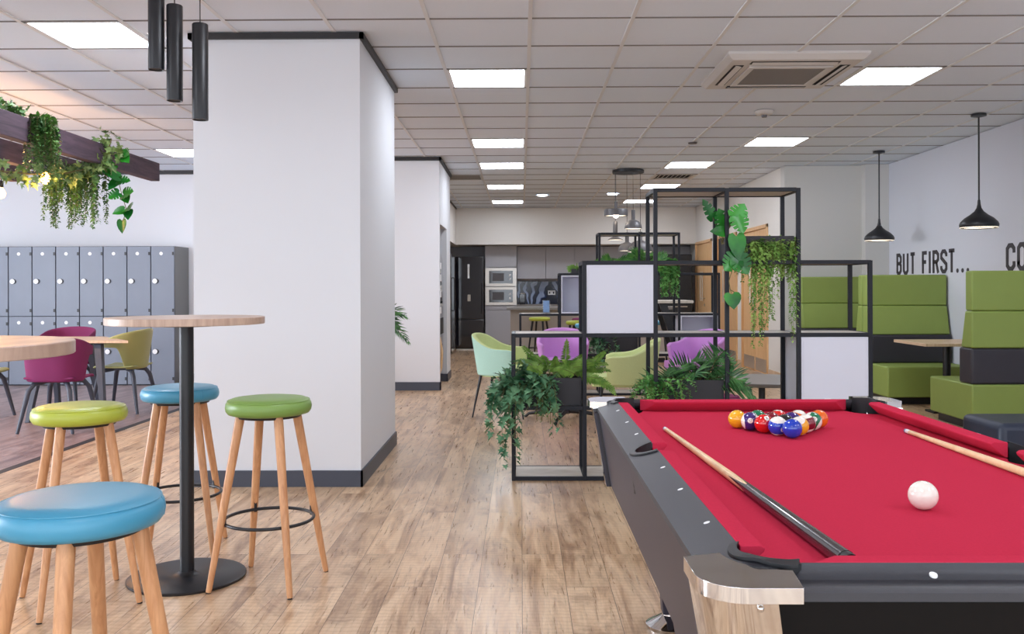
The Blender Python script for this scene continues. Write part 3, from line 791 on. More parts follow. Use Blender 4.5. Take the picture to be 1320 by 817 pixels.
# pockets
for sx in (-1,1):
    for sy in (-1,1):
        a0, a1_ = (-112, 202)
        pts = arc(cpx,cpy,cr-.001,a1,a2,20); pto = arc(cpx,cpy,cr+.013,a1+8,a2-8,20)
        poly = [(sx*x,sy*y) for x, y in pts]+[(sx*x,sy*y) for x, y in reversed(pto)]
        l = obj('pocket_liner', sl(MB().prism(poly, ZT+.0005, ZT+.006)), 'rubber', PT, bevel=.002)
        wl = [(sx*x,sy*y) for x, y in pts]+[(sx*x,sy*y) for x, y in reversed(arc(cpx,cpy,cr+.004,a1,a2,20))]
        obj('pocket_wall', sl(MB().prism(wl, ZB-.06, ZT+.001)), 'rubber', PT)
        obj('pocket_cup', MB().lathe([(0,-.14),(.05,-.13),(.06,-.1),(.063,-.08)], (sx*.42,sy*.92,ZT), 24, cap=False), 'rubber', PT)
        # chrome corner cap
        cap = [(.556,.93)]+[(.556,1.0)]+arc(.491,1.01,.065,0,90,12)[1:]+[(.42,1.075)]+[(.412,1.0)]+arc(cpx,cpy,.089,88,2,14)
        cap = [(sx*x,sy*y) for x, y in cap]
        cm_ = MB().prism(cap, ZT-.024, ZT-.002)
        c_ = obj('corner_cap', cm_, 'chrome', PT, bevel=.006, seg=4)
        def sec(ox, oy, z): return [(sx*x,sy*y,z) for x, y in [(ox,.90),(ox,oy-.06)]+arc(ox-.06,oy-.06,.06,0,90,10)[1:]+[(ox-.096,oy),(ox-.10,oy-.10)]]
        A = sec(.547,1.062,ZT-.023); B = sec(.500,1.01,.512); n = len(A)
        sk = MB().add(A+B, [(i,(i+1)%n,n+(i+1)%n,n+i) for i in range(n)]+[tuple(range(n)),tuple(reversed(range(n,2*n)))])
        s2 = obj('corner_skirt', sk, 'chrome', PT)
        obj('bolt', MB().sphere((sx*.475,sy*1.062,ZT-.034),.005,10,8), 'chrome', s2)
        lg = obj('leg', MB().hexa([(sx*.268-.03,sy*.945-.03,.05),(sx*.268+.03,sy*.945-.03,.05),(sx*.268+.03,sy*.945+.03,.05),(sx*.268-.03,sy*.945+.03,.05)], [(sx*.28-.05,sy*.92-.05,.51),(sx*.28+.05,sy*.92-.05,.51),(sx*.28+.05,sy*.92+.05,.51),(sx*.28-.05,sy*.92+.05,.51)]), 'cab', PT, bevel=.004)
        obj('foot', MB().lathe([(.085,0),(.088,.012),(.08,.018),(.03,.045),(.028,.06)], (sx*.268,sy*.945,0), 32), 'chrome', lg)
for sx in (-1,1):
    pto = arc(.462,0,.064,-88,88,16); pti = arc(.462,0,.049,-90,90,16)
    obj('pocket_liner', sl(MB().prism([(sx*x,y) for x, y in pti]+[(sx*x,y) for x, y in reversed(pto)], ZT+.0005, ZT+.005)), 'rubber', PT, bevel=.0015)
    obj('pocket_wall', sl(MB().prism([(sx*x,y) for x, y in pti]+[(sx*x,y) for x, y in reversed(arc(.462,0,.053,-90,90,16))], ZB-.06, ZT+.001)), 'rubber', PT)
    obj('pocket_cup', MB().lathe([(0,-.14),(.045,-.13),(.055,-.1),(.056,-.08)], (sx*.462,0,ZT), 24, cap=False), 'rubber', PT)
    for y in (-.72,-.46,-.235,.235,.46,.72):
        obj('sight_marker', sl(MB().lathe([(.0055,ZT-.002),(.0055,ZT+.0007),(0,ZT+.0007)], (sx*.478,y,0), 14)), 'white', PT)
for sy in (-1,1):
    for x in (-.21,0,.21):
        obj('sight_marker', sl(MB().lathe([(.0055,ZT-.002),(.0055,ZT+.0007),(0,ZT+.0007)], (x,sy*.995,0), 14)), 'white', PT)

# pool cues
def cue(label, tip, butt, L=1.45):
    tip, butt = Vector(tip), Vector(butt); d = (butt-tip).normalized()
    t = thing('pool_cue', label, 'pool cue', tip, group='pool cues lying on the red cloth')
    m = MB()
    def rr(s): return .0062+.0082*min(1,s/L)
    def seg(a, b, name, mt):
        n = 6; pts = [d*(a+(b-a)*k/n) for k in range(n+1)]
        obj(name, MB().tube(pts, [rr(a+(b-a)*k/n) for k in range(n+1)], 16), mt, t)
    seg(0,.008,'tip','menu'); seg(.008,.03,'ferrule','white'); seg(.03,.90,'shaft','cuewood')
    u_ = d.cross(Vector((0,0,1))).normalized(); w_ = d.cross(u_)
    def bt(u, v):
        a_ = 2*PI*u; st_ = .74+.13*abs(math.sin(a_*2+.8)); q_ = st_+(L-.02-st_)*v
        return d*q_+(u_*math.cos(a_)+w_*math.sin(a_))*(rr(q_)+.0004)
    obj('butt', MB().grid(bt, 48, 8), 'cuebutt', t)
    obj('butt_core', MB().cyl(d*.91, d*(L-.021), rr(.9)*.9, rr(L)*.9, 12), 'cuebutt', t); seg(L-.02,L,'bumper','rubber')
cue('pool cue with dark butt lying along the left cushion', (.445,2.80,ZB+.0066), (.512,1.40,ZB+.0148), 1.40)
cue('pool cue with pale shaft lying near the right cushion', (1.170,2.75,ZB+.0066), (1.176,1.42,ZB+.0148), 1.33)

# balls
DIG = {'0':[[(0,0),(0,1),(1,1),(1,0),(0,0)]],'1':[[(.5,0),(.5,1),(.2,.8)]],'2':[[(0,.85),(.2,1),(.8,1),(1,.8),(1,.6),(0,0),(1,0)]],'3':[[(0,1),(1,1),(1,0),(0,0)],[(.2,.5),(1,.5)]],
 '4':[[(.8,0),(.8,1),(0,.3),(1,.3)]],'5':[[(1,1),(0,1),(0,.55),(1,.5),(1,0),(0,0)]],'6':[[(1,1),(0,.6),(0,0),(1,0),(1,.5),(0,.5)]],'7':[[(0,1),(1,1),(.4,0)]],
 '8':[[(0,0),(0,1),(1,1),(1,0),(0,0)],[(0,.5),(1,.5)]],'9':[[(1,.5),(0,.5),(0,1),(1,1),(1,.5),(.8,0)]]}
BC = {1:(236,168,30),2:(22,60,178),3:(208,26,26),4:(58,36,110),5:(232,104,24),6:(18,112,74),7:(120,20,38),8:(24,24,26)}
BN = {1:'yellow',2:'blue',3:'red',4:'purple',5:'orange',6:'green',7:'maroon',8:'black'}
M['ivory'] = mat('ball_ivory', (236,230,218), .08, coat=.6, var=.01)
M['digit'] = mat('digit_black', (20,20,20), .3)
for k, c in BC.items(): M['b%d' % k] = mat('ball_'+BN[k], c, .08, coat=.6, var=.01)
br = .0286
def ball(num, x, y, label, face, tilt=(0,0,0)):
    """face = direction of the number spot"""
    t = thing('pool_ball', label, 'pool ball', (x,y,ZB), group='racked pool balls')
    c = Vector((0,0,br)); f = Vector(face).normalized()
    up = Vector(tilt) if Vector(tilt).length else Vector((0,0,1))
    ax = f.cross(up).normalized(); up = ax.cross(f).normalized()   # stripe axis = up
    base = num if num <= 8 else num-8
    seg, rings = 36, 24; v = []; fc = []; mi = []
    mb = MB()
    def pt(th, ph): return c+br*(up*math.sin(th)+(ax*math.cos(ph)+f*math.sin(ph))*math.cos(th))
    for i in range(rings):
        t0, t1 = -PI/2+PI*i/rings, -PI/2+PI*(i+1)/rings
        st = abs((t0+t1)/2) < R(36)
        mm = 0 if (num <= 8 or st) else 1
        for k in range(seg):
            p0, p1 = 2*PI*k/seg, 2*PI*(k+1)/seg
            mb.add([pt(t0,p0),pt(t0,p1),pt(t1,p1),pt(t1,p0)], [(0,1,2,3)], mm)
    me = obj('ball_body', mb, ['b%d' % base,'ivory'], t, smooth=180)
    import bmesh
    bm = bmesh.new(); bm.from_mesh(me.data); bmesh.ops.remove_doubles(bm, verts=bm.verts, dist=1e-5); bmesh.ops.recalc_face_normals(bm, faces=bm.faces); bm.to_mesh(me.data); bm.free()
    def onb(u, w, h):
        d = f+ax*u+up*w; return c+d.normalized()*(br+h)
    sp = MB(); pts = [onb(0,0,.0004)]; fs = []
    for rg in (1,2):
        for k in range(20): pts.append(onb(.30*rg/2*math.cos(k*PI/10), .30*rg/2*math.sin(k*PI/10), .0004 if rg == 1 else .0001))
    fs = [(0,1+k,1+(k+1)%20) for k in range(20)]+[(1+k,21+k,21+(k+1)%20,1+(k+1)%20) for k in range(20)]
    sp.add(pts, fs); spot = obj('number_spot', sp, 'ivory', t, smooth=180)
    dg = MB(); s = str(num); w = .11; gap = .055; tot = len(s)*w+(len(s)-1)*gap
    for q, ch in enumerate(s):
        ox = -tot/2+q*(w+gap)
        for pl in DIG[ch]:
            dg.ribbon([(ox+a*w, -.11+b_*.22) for a, b_ in pl], .04, lambda u, v_, h: onb(u, v_, .0006+h*.1), .001)
    obj('number', dg, 'digit', spot)
ang = R(4); ox, oy = .797, 2.655
rack = [[2],[10,9],[3,8,15],[12,7,4,14],[1,6,11,13,5]]
lab = {2:'solid blue ball at the near apex of the rack', 10:'blue striped ball with white cap behind the apex, left side', 9:'yellow striped ball with white cap behind the apex, right side',
 3:'solid red ball on the left flank of the rack', 8:'black ball in the middle of the rack', 15:'maroon striped ball on the right flank of the rack', 12:'purple striped ball with a white number spot on the left flank',
 7:'solid maroon ball inside the rack behind the red ball', 4:'solid purple ball inside the rack behind the black ball', 14:'green striped ball on the right flank by the orange ball', 1:'solid yellow ball at the left back corner of the rack',
 6:'solid green ball in the back row beside the yellow ball', 11:'red striped ball in the middle of the back row', 13:'orange striped ball with white cap in the back row', 5:'solid orange ball at the right back corner of the rack'}
tl = {2:((.4,.6,-.7),(0,0,1)),10:((.35,-1,-.25),(-.1,0,1)),9:((-.3,.8,.2),(-.5,-.2,1)),3:((.15,-.75,.75),(0,0,1)),8:((0,.5,.8),(0,1,0)),15:((.9,-.3,.2),(0,0,1)),12:((-.25,-1,.22),(1,-.15,.1)),
 7:((0,1,-.2),(0,0,1)),4:((.45,-.8,.35),(0,0,1)),14:((-.1,-1,.4),(-1,0,.7)),1:((-.8,.6,-.3),(0,0,1)),6:((.1,.8,.4),(0,0,1)),11:((0,.8,-.5),(.2,0,1)),13:((.9,.2,-.3),(.3,0,1)),5:((.7,.6,0),(0,0,1))}
for r_, row in enumerate(rack):
    for k, nbr in enumerate(row):
        dx = (k-r_/2)*.0645; dy = r_*.0485
        X_ = ox+dx*math.cos(ang)+dy*math.sin(ang)*0+dy*.07; Y_ = oy+dy
        ball(nbr, X_, Y_, lab[nbr], *tl[nbr])
t = thing('cue_ball', 'plain white cue ball alone on the near half of the red cloth', 'pool ball', (.800,1.80,ZB))
obj('ball_body', MB().sphere((0,0,br), br, 48, 30), 'ivory', t, smooth=180)

# ---------------------------------------------------------------- bar stools
def make_stool(name, label, loc, rz, vm, legm='beech', group='round padded bar stools around the poseur tables'):
    t = thing(name, label, 'stool', loc, rz, group)
    prof = [(0,.700),(.150,.700),(.164,.704),(.172,.715),(.1745,.730),(.172,.745),(.165,.756)]
    top = [(.163,.757),(.150,.764),(.12,.768),(.06,.7695),(0,.770)]
    obj('seat', MB().lathe(prof+top, seg=56), vm, t, smooth=60)
    obj('piping', MB().tube([(.1655*math.cos(k*PI/24),.1655*math.sin(k*PI/24),.7565) for k in range(48)], .0017, 6, closed=True).tube([(.1722,0,.715),(.1745,0,.73),(.172,0,.745),(.1655,0,.756)], .0009, 5), vm, t)
    obj('seat_base', MB().lathe([(.13,.688),(.135,.699)], seg=36), 'blk', t)
    for k in range(4):
        a = k*PI/2; c, s = math.cos(a), math.sin(a)
        z = [0,.02,.3,.7]; rad = [.0108,.0118,.016,.019]
        pts = [((.248-(.248-.118)*q/.7)*c, (.248-(.248-.118)*q/.7)*s, q) for q in z]
        lg = obj('leg', MB().tube([(pts[0][0],pts[0][1],.004)]+pts[1:], rad, 16), legm, t)
        obj('foot_pad', MB().cyl((pts[0][0],pts[0][1],0),(pts[0][0],pts[0][1],.005), .010, seg=12), 'rubber', lg)
        if k % 2 == 0 or True:
            q = .265; rr_ = .248-(.248-.118)*q/.7-.018
            obj('bracket', MB().box(-.006,.006,-.003,.003,-.022,.022), 'blk', lg).matrix_local = Matrix.Translation((rr_*c,rr_*s,q+.012)) @ Matrix.Rotation(a+PI/2, 4, 'Z')
    obj('foot_ring', MB().tube([(.181*math.cos(k*PI/24),.181*math.sin(k*PI/24),.265) for k in range(48)], .0068, 10, closed=True), 'blk', t)
    return t
st0 = make_stool('bar_stool', 'green round bar stool right of the black poseur table pole', (-1.05,3.72,0), R(34), 'green')
sw = lambda a, b: {M[a].name: M[b]}
dup(st0, (-1.73,3.50,0), R(-7), 'lime yellow round bar stool behind the large blue front stool', swap=sw('green','lime'))
dup(st0, (-1.595,4.18,0), R(-35), 'turquoise round bar stool partly behind the poseur table pole', swap=sw('green','blue'))
dup(st0, (-.965,1.955,0), R(13), 'large turquoise round bar stool in the left foreground corner', swap=sw('green','blue'))

def poseur(label, loc):
    t = thing('poseur_table', label, 'high table', loc, group='round topped poseur tables')
    obj('table_top', MB().lathe([(0,1.070),(.318,1.070),(.32,1.072),(.32,1.098),(.318,1.10),(0,1.10)], seg=72), ['tabletop'], t)
    obj('mounting_plate', MB().lathe([(.11,1.06),(.11,1.07)], seg=24), 'blk', t)
    obj('pole', MB().cyl((0,0,.012),(0,0,1.062),.029,seg=32), 'blk', t)
    obj('base_plate', MB().lathe([(.238,0),(.24,.003),(.24,.010),(.236,.013),(.06,.014),(.04,.02),(.032,.03)], seg=64), 'blk', t)
poseur('round oak-topped poseur table with black pole in front of the white column', (-1.415,3.78,0))
poseur('round oak-topped poseur table cut off by the left picture edge', (-1.33,1.95,0))

# cylinder pendants above the table
for x, y, z0, lb in ((-1.425,3.5,2.075,'black cylinder pendant lamp, leftmost and highest of three'), (-1.357,3.51,1.955,'black cylinder pendant lamp in the middle of three'), (-1.253,3.5,1.878,'black cylinder pendant lamp, rightmost and lowest of three')):
    t = thing('cylinder_pendant', lb, 'pendant lamp', (x,y,z0), group='black cylinder pendants over the poseur table')
    obj('lamp_shade', MB().lathe([(.026,.004),(.0275,0),(.0305,0),(.0305,.372),(.028,.375),(0,.375)], seg=36), 'blk', t)
    obj('lens', MB().lathe([(.027,.006),(0,.007)], seg=24, cap=False), 'spoton', t)
    obj('cable', MB().cyl((0,0,.375),(0,0,CH-z0-.02),.0022,seg=8), 'blk', t)
    obj('ceiling_rose', MB().lathe([(.03,CH-z0-.02),(.03,CH-z0)], seg=24), 'blk', t)

# teardrop pendants on the right
for x, y, lb in ((4.14,10.43,'black teardrop pendant lamp hanging farther back, beside the wall pier'), (4.165,8.215,'black teardrop pendant lamp hanging nearer, in front of the lettered wall')):
    zb = 1.75; t = thing('teardrop_pendant', lb, 'pendant lamp', (x,y,zb), group='black teardrop pendants over the booths')
    pr = [(.15,0),(.163,.018),(.165,.035),(.155,.06),(.12,.095),(.075,.125),(.04,.155),(.022,.185),(.014,.22),(.011,.26)]
    obj('lamp_shade', MB().lathe(pr, seg=48, cap=False), 'gblack' if False else 'blk', t, smooth=70)
    obj('shade_lining', MB().lathe([(.158,.006),(.155,.03),(.14,.055),(.10,.085),(.03,.11),(0,.11)], seg=40, cap=False), 'shadein', t)
    obj('bulb', MB().sphere((0,0,.055),.028,16,10), 'spoton', t)
    obj('rod', MB().cyl((0,0,.25),(0,0,CH-zb-.015),.0075,seg=10), 'blk', t)
    obj('ceiling_rose', MB().lathe([(.02,CH-zb-.03),(.065,CH-zb-.02),(.065,CH-zb)], seg=28), 'blk', t)

# hanging lamp cluster near the kitchen
t = thing('lamp_cluster', 'cluster of grey metal pendant lamps on a round black ceiling plate', 'pendant lamp', (1.43,12.0,CH))
obj('ceiling_plate', MB().lathe([(.205,-.04),(.21,-.035),(.21,-.003),(.205,0)], seg=40), 'blk', t)
def drop(x, y, zb, kind_):
    z = zb-CH
    if kind_ == 'drum':
        sh = obj('drum_shade', MB().lathe([(.155,z),(.158,z+.002),(.158,z+.085),(.155,z+.09),(.03,z+.092),(.022,z+.10),(.022,z+.19),(0,z+.19)], (x,y,0), 36, cap=False), 'lampgrey', t)
        obj('lining', MB().lathe([(.15,z+.01),(0,z+.03)], (x,y,0), 30, cap=False), 'shadein', sh); obj('bulb', MB().sphere((x,y,z+.01),.035,14,10), 'spoton', sh); top = z+.19
    elif kind_ == 'dome':
        sh = obj('dome_shade', MB().lathe([(.115,z),(.115,z+.02),(.105,z+.06),(.08,z+.095),(.04,z+.115),(.026,z+.12),(.026,z+.25),(0,z+.25)], (x,y,0), 36, cap=False), 'lampgrey', t)
        obj('lining', MB().lathe([(.11,z+.004),(.06,z+.05),(0,z+.06)], (x,y,0), 30, cap=False), 'shadein', sh); top = z+.25
    elif kind_ == 'wide':
        sh = obj('dome_shade', MB().lathe([(.17,z),(.168,z+.03),(.14,z+.10),(.09,z+.14),(.03,z+.155),(.026,z+.16),(.026,z+.27),(0,z+.27)], (x,y,0), 36, cap=False), 'lampgrey', t)
        obj('lining', MB().lathe([(.165,z+.004),(.1,z+.06),(0,z+.08)], (x,y,0), 30, cap=False), 'shadein', sh); top = z+.27
    else:
        sh = obj('flat_shade', MB().lathe([(.10,z),(.10,z+.008),(.06,z+.03),(.026,z+.05),(.03,z+.055),(.03,z+.24),(.024,z+.25),(0,z+.25)], (x,y,0), 30, cap=False), 'lampgrey', t)
        obj('lining', MB().lathe([(.095,z+.002),(0,z+.012)], (x,y,0), 30, cap=False), 'shadein', sh); top = z+.25
    obj('cable', MB().cyl((x,y,top),(x,y,-.04),.0035,seg=6), 'blk', t)
drop(-.17,-.05,2.175,'drum'); drop(.05,-.12,2.0,'dome'); drop(-.165,.08,1.865,'flat'); drop(.165,.03,1.70,'wide'); drop(.0,.15,1.72,'dome')

# ---------------------------------------------------------------- pergola on the left with plants and bulbs
t = thing('pergola', 'dark stained timber pergola beams hung with greenery at the left', 'pergola', (-3.6,4.5,0))
for x in (-3.065,-3.66,-4.25,-4.85):
    obj('beam', MB().box(x-.037+3.6,x+.037+3.6,-3.2,3.0,2.124,2.274), 'beam', t, bevel=.004)
for y in (1.2,):
    obj('cross_beam', MB().box(-1.4,.7,y-3.0-.04,y-3.0+.04,1.98,2.124), 'beam', t, bevel=.004)
for x in (-1.3,.6):
    obj('post', MB().box(x-.05,x+.05,-1.85,-1.75,0,1.98), 'beam', t, bevel=.004)
    obj('hanger', MB().cyl((x if x < 0 else .535,-.9,2.27),(x if x < 0 else .535,-.9,CH),.0015,seg=6), 'blk', t)
def b_bush(ms, ml):
    random.seed(61)
    for k in range(44):
        a = random.uniform(0,2*PI)
        strand(ms, ml, (random.uniform(-.05,.05),random.uniform(-.08,.08),.02), (math.cos(a)*.6+.5,math.sin(a)*.8-.3,random.uniform(.1,.8)), random.uniform(.2,.45), .014, .5, .35, .034, .024, LANCE, .001, .1, 2, .8)
plant('hanging_plant', 'dense feathery green plant draped over the nearest pergola beam', 'plant', (-3.02,5.62,2.27), 'bush', b_bush)
def garland(seed, pts, n, sp=.06, L=.055):
    def f(ms, ml):
        random.seed(seed); P = [Vector(p) for p in pts]; ms.tube(P, .006, 6)
        for i in range(n):
            t_ = random.uniform(0, len(P)-1.001); k = int(t_); c = P[k].lerp(P[k+1], t_-k)+rv(sp)
            leaf(ml, c, rv(1)+Vector((0,0,-.5)), rv(1)+Vector((0,0,.6)), L*random.uniform(.7,1.2), L*random.uniform(.7,1.1), IVY)
    return f
plant('ivy_garland', 'variegated ivy garland slung between the pergola beams', 'plant', (-3.3,6.2,2.1), 'ivy2',
      garland(71, [(-.75,-.5,.02),(-.55,-.3,.0),(-.35,-.1,-.06),(-.1,.0,-.08),(.1,.1,-.06),(.22,.25,.0),(.28,.32,.1),(.3,.35,.22)], 300, .075, .06))
plant('ivy_garland', 'darker ivy cluster lying on top of the nearest pergola beam', 'plant', (-3.1,5.25,2.29), 'bush', garland(72, [(0,-.35,.02),(.02,-.1,.03),(0,.12,.02),(0,.3,.01)], 90, .035, .05))
def b_w(ms, ml):
    random.seed(63)
    for k in range(60):
        strand(ms, ml, (random.uniform(-.2,.2),random.uniform(-.12,.12),0), (random.uniform(-.4,.4),-.4,.1), random.uniform(.15,.5), .015, .8, .35, .042, .024, LANCE, .001, .3, 2, .9)
plant('hanging_plant', 'willowy green plant hanging in strands under the second pergola beam', 'plant', (-3.28,6.55,2.12), 'bush', b_w)
def b_m2(ms, ml):
    random.seed(64)
    vine = [(0,0,.1),(.03,-.02,.05),(.0,-.05,-.05),(.03,-.06,-.15),(.06,-.06,-.27),(.09,-.05,-.38),(.06,-.05,-.46)]
    ms.tube(vine, .003, 6)
    for k in range(15):
        p = Vector(vine[min(5,1+k//3)])+rv(.02)
        leaf(ml, p, (random.uniform(-1,1),-.4,random.uniform(-.8,.3)), (0,-1,.5), random.uniform(.07,.12), random.uniform(.07,.11), MONST if k % 2 else HEART, .2)
    leaf(ml, (.055,-.05,-.455), (.1,-.2,-1), (0,-1,.1), .1, .07, HEART)
plant('hanging_plant', 'small split-leaf vine hanging near the end of the nearest pergola beam', 'plant', (-3.0,6.65,2.18), 'monst', b_m2)
for x, y, z, lb in ((-3.30,6.2,1.99,'glowing filament bulb hanging below the pergola ivy'), (-3.93,6.75,1.95,'glowing filament bulb at the left picture edge below the pergola'), (-4.55,7.3,2.1,'glowing filament bulb outside the left picture edge')):
    t = thing('festoon_bulb', lb, 'light bulb', (x,y,z), group='filament bulbs under the pergola')
    obj('glass_bulb', MB().lathe([(0,-.04),(.018,-.036),(.03,-.02),(.032,-.002),(.024,.02),(.014,.035),(.013,.045)], seg=24, cap=False), 'bulb', t)
    obj('socket', MB().lathe([(.016,.04),(.017,.085),(.008,.095)], seg=16), 'blk', t)
    obj('cable', MB().tube([(0,0,.09),(.01,.0,.14),(.0,0,.25)], .003, 6), 'blk', t)
    L = bpy.data.lights.new('bulb_glow', 'POINT'); L.energy = 5 if x > -4 else 38; L.color = (1,.5,.2); L.shadow_soft_size = .03
    lo = bpy.data.objects.new('bulb_glow', L); COL.objects.link(lo); lo.location = (0,0,-.06); lo.parent = t

# ---------------------------------------------------------------- lockers
LW = .3035; lx0 = -4.405
def locker(i):
    x1 = lx0-i*LW; x0 = x1-LW; yf, yb = 11.37, 11.86
    names = ['rightmost','second from the right','third from the right','fourth from the right','fifth from the right','sixth from the right','seventh from the right','leftmost fully visible','cut off at the left picture edge']
    t = thing('locker', 'grey two-door locker column, '+names[i]+(' in the row' if i != 8 else ''), 'locker', ((x0+x1)/2,yf,0), group='grey lockers against the rear wall')
    w = LW/2
    obj('body', MB().box(-w+.001,w-.001,.02,.49,0,1.77), 'locks' if i == 0 else 'lockgap', t, bevel=.001)
    for z0, z1_, kz, dz in ((.015,.876,.43,.80),(.884,1.765,1.325,1.675)):
        d = obj('door', MB().box(-w+.005,w-.007,0,.019,z0,z1_), 'lockf', t, bevel=.0015)
        obj('lock', MB().cyl((-w+.055,0,kz),(-w+.055,-.014,kz),.031,seg=20).cyl((-w+.055,-.0145,kz),(-w+.055,-.0175,kz),.012,seg=12), 'white', d)
        obj('lock_knob', MB().cyl((-w+.065,-.0,kz),(-w+.065,-.012,kz),.033,seg=20), 'blk', d)  # black disc set off to the right, standing in for the lock's shadow
        obj('number_disc', MB().cyl((-.02,0,dz),(-.02,-.002,dz),.022,seg=20), 'white', d)
        for hz in (z0+.07, z1_-.09):
            obj('hinge', MB().box(w-.03,w-.008,-.006,0,hz-.02,hz+.02), 'blk', d)
for i in range(9): locker(i)

# ---------------------------------------------------------------- dining set by the lockers
t = thing('dining_table', 'pale wood topped table with splayed slate legs in front of the lockers', 'table', (-4.4,8.7,0))
obj('table_top', MB().prism([(.72,-.33),(.15,.42),(-.42,.42),(-.45,-.33)], .715, .74), 'tabletop2', t, bevel=.003)
for bx_, by_, tx, ty in ((-.13,-.5,-.12,-.24),(.57,-.5,.40,-.24),(.1,.42,.05,.30),(-.34,.45,-.32,.3)):
    obj('leg', MB().hexa([(bx_-.02,by_-.025,0),(bx_+.02,by_-.025,0),(bx_+.02,by_+.025,0),(bx_-.02,by_+.025,0)], [(tx-.035,ty-.03,.714),(tx+.035,ty-.03,.714),(tx+.035,ty+.03,.714),(tx-.035,ty+.03,.714)]), 'chairleg', t, bevel=.004)

def shell_chair(label, loc, rz, cm, boxy=False):
    t = thing('dining_chair', label, 'chair', loc, rz, 'moulded shell chairs around the dining table')
    # facing +y ; back on -y
    def seat(u, v):
        a = (u-.5)*2; y = -.2+.42*v; x = a*(.218-.015*v)
        return (x, y, .455+.012*a*a-.012*math.sin(PI*v)+(-.02 if v > .95 else 0))
    obj('seat', MB().grid(seat, 16, 14), cm, t, solid=.022, sub=1, smooth=80)
    def back(u, v):
        ph = (u-.5)*2*R(108); s = abs(ph)/R(108)
        k_ = min(1,max(0,(s-(.70 if boxy else .5))/(.14 if boxy else .22))); top = .83-.11*s**2; bot = .43+.22*k_*k_*(3-2*k_)
        z = bot+(top-bot)*v; f = (z-.45)/.38
        rx, ry = .235+(.025 if boxy else .045)*f, .20+.055*f
        e_ = 3 if boxy else 2.2; c_, q_ = math.cos(ph), math.sin(ph); kk = (abs(c_)**e_+abs(q_)**e_)**(-1/e_)
        return (q_*rx*kk, -c_*ry*kk, z)
    obj('backrest', MB().grid(back, 40, 10), cm, t, solid=.022, sub=1, smooth=80)
    for sx in (-1,1):
        for sy, ft in ((-1,.25),(1,.24)):
            obj('leg', MB().tube([(sx*.235,sy*ft,0),(sx*.175,sy*(ft-.07),.36),(sx*.14,sy*(ft-.10),.415),(sx*.06,sy*.05,.43)], [.014,.022,.022,.018], 10), 'chairleg', t)
    obj('under_frame', MB().box(-.09,.09,-.09,.09,.415,.438), 'chairleg', t, bevel=.01)
    return t
shell_chair('plum shell chair seen from behind, in front of the dining table', (-4.02,7.78,0), 0, 'plum', True)
shell_chair('plum shell chair on the locker side of the dining table', (-4.72,9.25,0), PI, 'plum', True)
shell_chair('olive shell chair at the right end of the dining table', (-3.99,8.98,0), PI/2-.05, 'olive')
shell_chair('olive shell chair cut off by the left picture edge', (-5.17,8.45,0), -PI/2, 'olive')

# ---------------------------------------------------------------- lounge armchairs and low tables
def tub(label, loc, rz, outm, inm, legm='blk', top=.79, arm=.645):
    t = thing('armchair', label, 'armchair', loc, rz, 'upholstered tub armchairs between the shelf dividers')
    A = R(128)
    def shape(u, v, off):
        ph = (u-.5)*2*A; s = abs(ph)/A
        tz = top-(top-arm)*(1/(1+math.exp(-(s-.43)*11)))-.02*max(0,(s-.9))/.1
        z = .395+(tz-.395)*v; f = (z-.395)/.39
        rx, ry = (.245+.055*f)-off, (.24+.06*f)-off
        n = 2.6; c, q = math.cos(ph), math.sin(ph)
        k = (abs(c)**n+abs(q)**n)**(-1/n)
        y = -c*ry*k
        if ph and s > .6: y = y
        return (q*rx*k, y, z)
    o = MB().grid(lambda u, v: shape(u, v, 0), 56, 10, 0)
    i_ = MB().grid(lambda u, v: shape(u, v, .042), 56, 10, 0, True)
    m = MB(); m.v = o.v+i_.v; n0 = len(o.v); m.f = o.f+[tuple(k+n0 for k in f) for f in i_.f]; m.m = [0]*len(o.f)+[1]*len(i_.f)
    W = 57
    for k in range(56):
        a, b = 10*W+k, 10*W+k+1; m.f.append((a,b,b+n0,a+n0)); m.m.append(1)
        a, b = k, k+1; m.f.append((b,a,a+n0,b+n0)); m.m.append(0)
    for j in range(10):
        a, b = j*W, (j+1)*W; m.f.append((a,b,b+n0,a+n0)); m.m.append(1)
        a, b = j*W+56, (j+1)*W+56; m.f.append((b,a,a+n0,b+n0)); m.m.append(1)
    obj('shell', m, [outm,inm], t, bevel=.012, smooth=60)
    out = [shape(k/28, 0, .02) for k in range(29)]
    poly = [(x,y) for x, y, z in out]
    fx = poly[-1][0]
    poly += [(fx*.98,.27),(fx*.8,.29),(-fx*.8,.29),(-fx*.98,.27)]
    obj('seat_cushion', MB().prism(poly, .385, .47), inm, t, bevel=.02, seg=4)
    for sx in (-1,1):
        for y0, y1 in ((-.24,-.17),(.26,.2)):
            obj('leg', MB().cyl((sx*.235,y0,0),(sx*.19,y1,.394),.007,.014,seg=12), legm, t)
    return t
tub('lime and mint tub armchair at the left, by the walkway', (-.17,8.64,0), R(-106), 'tubmint', 'tubgreen')
tub('lime tub armchair turned away, behind the gap above the pool table corner', (.90,7.75,0), R(84), 'tubgreen', 'tubgreen')
tub('orchid purple tub armchair facing the viewer behind the fern', (.44,9.55,0), R(180), 'tubpurple', 'tubpurple')
tub('orchid purple tub armchair at the right, above the dark palm', (1.80,9.3,0), R(128), 'tubpurple', 'tubpurple')
